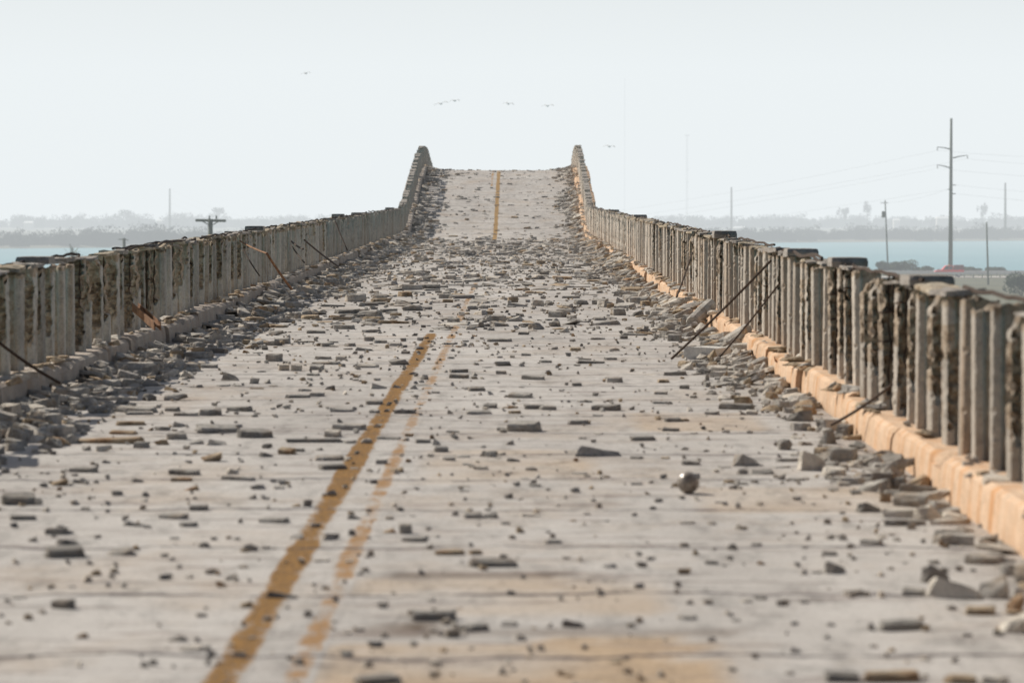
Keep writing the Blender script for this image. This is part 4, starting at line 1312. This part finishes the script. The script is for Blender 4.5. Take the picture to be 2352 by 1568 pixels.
pp = at(167, 590, 560)
t = thing('palm_tree', 'palm crown peeping over the left railing beside the big coping block', 'tree', (pp.x, 560, SEA + 3.5))
hz = at(167, 592, 560).z - (SEA + 3.5)
mb = MB(); mb.tube([(0, 0, 0), (.15, 0, hz * .5), (0, 0, hz)], [.24, .17, .14], 8); mb.build('trunk', M['bark'], t, smooth=True)
mb = MB()
for k in range(17):
    a = k * 2.4; el = R(85 - 6.5 * k); ln = U(1.9, 2.5)
    pts = []; d = Vector((math.cos(a) * math.cos(el), math.sin(a) * math.cos(el), math.sin(el))); q = Vector((0, 0, hz))
    for j in range(9):
        pts.append(q.copy()); q += d * ln / 8; d.z -= .10; d.normalize()
    for j in range(1, 9):
        sd = (pts[j] - pts[j - 1]).cross(Vector((0, 0, 1))).normalized()
        for sg in (-1, 1):
            for w in (0, .5):
                b0 = pts[j - 1].lerp(pts[j], w); tip = b0 + sd * sg * .5 * (1 - abs(j - 4) / 7) + (pts[j] - pts[j - 1]) * .9 + Vector((0, 0, -.12))
                mb.add([b0, b0 + (pts[j] - pts[j - 1]) * .4, tip], [(0, 1, 2)])
mb.build('frond', M['palm'], t)


# ------------------------------------------------------------------ birds
def bird(xd, yd, span_px, bank, lab):
    Y = 560; p = at(xd, yd, Y); s = span_px * Y / F / 2
    mb = MB()
    mb.tube([(0, -.42, .02), (0, -.30, .04), (0, -.05, 0), (0, .3, 0), (0, .5, .0)], [.02, .07, .13, .09, .02], 8)     # body with head forward
    for sg in (-1, 1):
        le = [(.05, -.12, .03), (.42, -.20, .13), (.72, -.12, .09), (1.0, .08, .0)]
        te = [(.05, .16, .02), (.42, .08, .11), (.72, .10, .07), (1.0, .12, -.01)]
        vs = [(sg * x * s, y, z * s * 1.6 + .02) for x, y, z in le] + [(sg * x * s, y, z * s * 1.6) for x, y, z in te] + [(sg * x * s, y, z * s * 1.6 - .03) for x, y, z in te]
        mb.add(vs, [(i, i + 1, i + 5, i + 4) for i in range(3)] + [(i, i + 8, i + 9, i + 1) for i in range(3)])
    o = mb.build('bird', M['bird'], None, p, True); o.rotation_euler = (0, R(bank), R(150))
    tag(o, lab, 'bird', 'birds gliding over the bridge')


bird(703, 169, 26, 6, 'lone bird gliding high on the left')
bird(1013, 239, 40, 9, 'largest bird gliding, left of the close pair')
bird(1045, 232, 28, 0, 'smaller bird gliding, right of the close pair')
bird(1168, 239, 30, -6, 'bird gliding above the middle of the road crest')
bird(1258, 244, 34, 3, 'bird gliding above the right side of the road crest')
bird(1400, 337, 32, -5, 'low bird gliding right of the hump')

# ------------------------------------------------------------------ haze over the water
HZ = (.865, .915, .935)
SIG = .00037
m = D.materials.new('haze'); m.use_nodes = True; nt = m.node_tree; nt.nodes.clear()
out = N(nt, 'ShaderNodeOutputMaterial'); ab = N(nt, 'ShaderNodeVolumeAbsorption'); em = N(nt, 'ShaderNodeEmission'); ad = N(nt, 'ShaderNodeAddShader')
ab.inputs['Color'].default_value = (0, 0, 0, 1); ab.inputs['Density'].default_value = SIG
em.inputs['Color'].default_value = (*HZ, 1); em.inputs['Strength'].default_value = SIG
L(nt, ab.outputs[0], ad.inputs[0]); L(nt, em.outputs[0], ad.inputs[1]); L(nt, ad.outputs[0], out.inputs['Volume'])
mb = MB(); mb.box((-6000, 45, SEA - 20), (6000, 9000, 400))
tag(mb.build('haze', m), kind='structure')

# ------------------------------------------------------------------ light
S = Vector((-.95, .85, 1.0)).normalized()
sun = D.lights.new('Sun', 'SUN'); sun.energy = 5.7; sun.angle = R(.6); sun.color = (1, .93, .82)
so = D.objects.new('Sun', sun); COL.objects.link(so); so.rotation_euler = S.to_track_quat('Z', 'Y').to_euler(); so.location = (0, 0, 40)
w = D.worlds.new('World'); SC.world = w; w.use_nodes = True; nt = w.node_tree
bg = nt.nodes['Background']; sky = N(nt, 'ShaderNodeTexSky', sky_type='NISHITA')
sky.sun_disc = False; sky.sun_elevation = math.asin(S.z); sky.sun_rotation = math.atan2(S.x, S.y)
sky.air_density = 1.0; sky.dust_density = 2.0; sky.ozone_density = 1.0
L(nt, sky.outputs[0], bg.inputs['Color']); bg.inputs['Strength'].default_value = .05

cam = D.cameras.new('Camera'); cam.sensor_width = 36; cam.lens = 36 * F / 2352
cam.clip_start = .5; cam.clip_end = 30000
cam.dof.use_dof = True; cam.dof.focus_distance = 50; cam.dof.aperture_fstop = 3.3; cam.dof.aperture_blades = 7
co = D.objects.new('Camera', cam); COL.objects.link(co)
co.location = (0, 0, H); co.rotation_euler = (math.pi / 2 - PITCH, 0, YAW)
SC.camera = co
SC.view_settings.view_transform = 'Standard'; SC.view_settings.look = 'None'; SC.view_settings.exposure = 0
SC.render.engine = 'CYCLES'
SC.cycles.use_denoising = True
SC.cycles.max_bounces = 6; SC.cycles.volume_bounces = 0
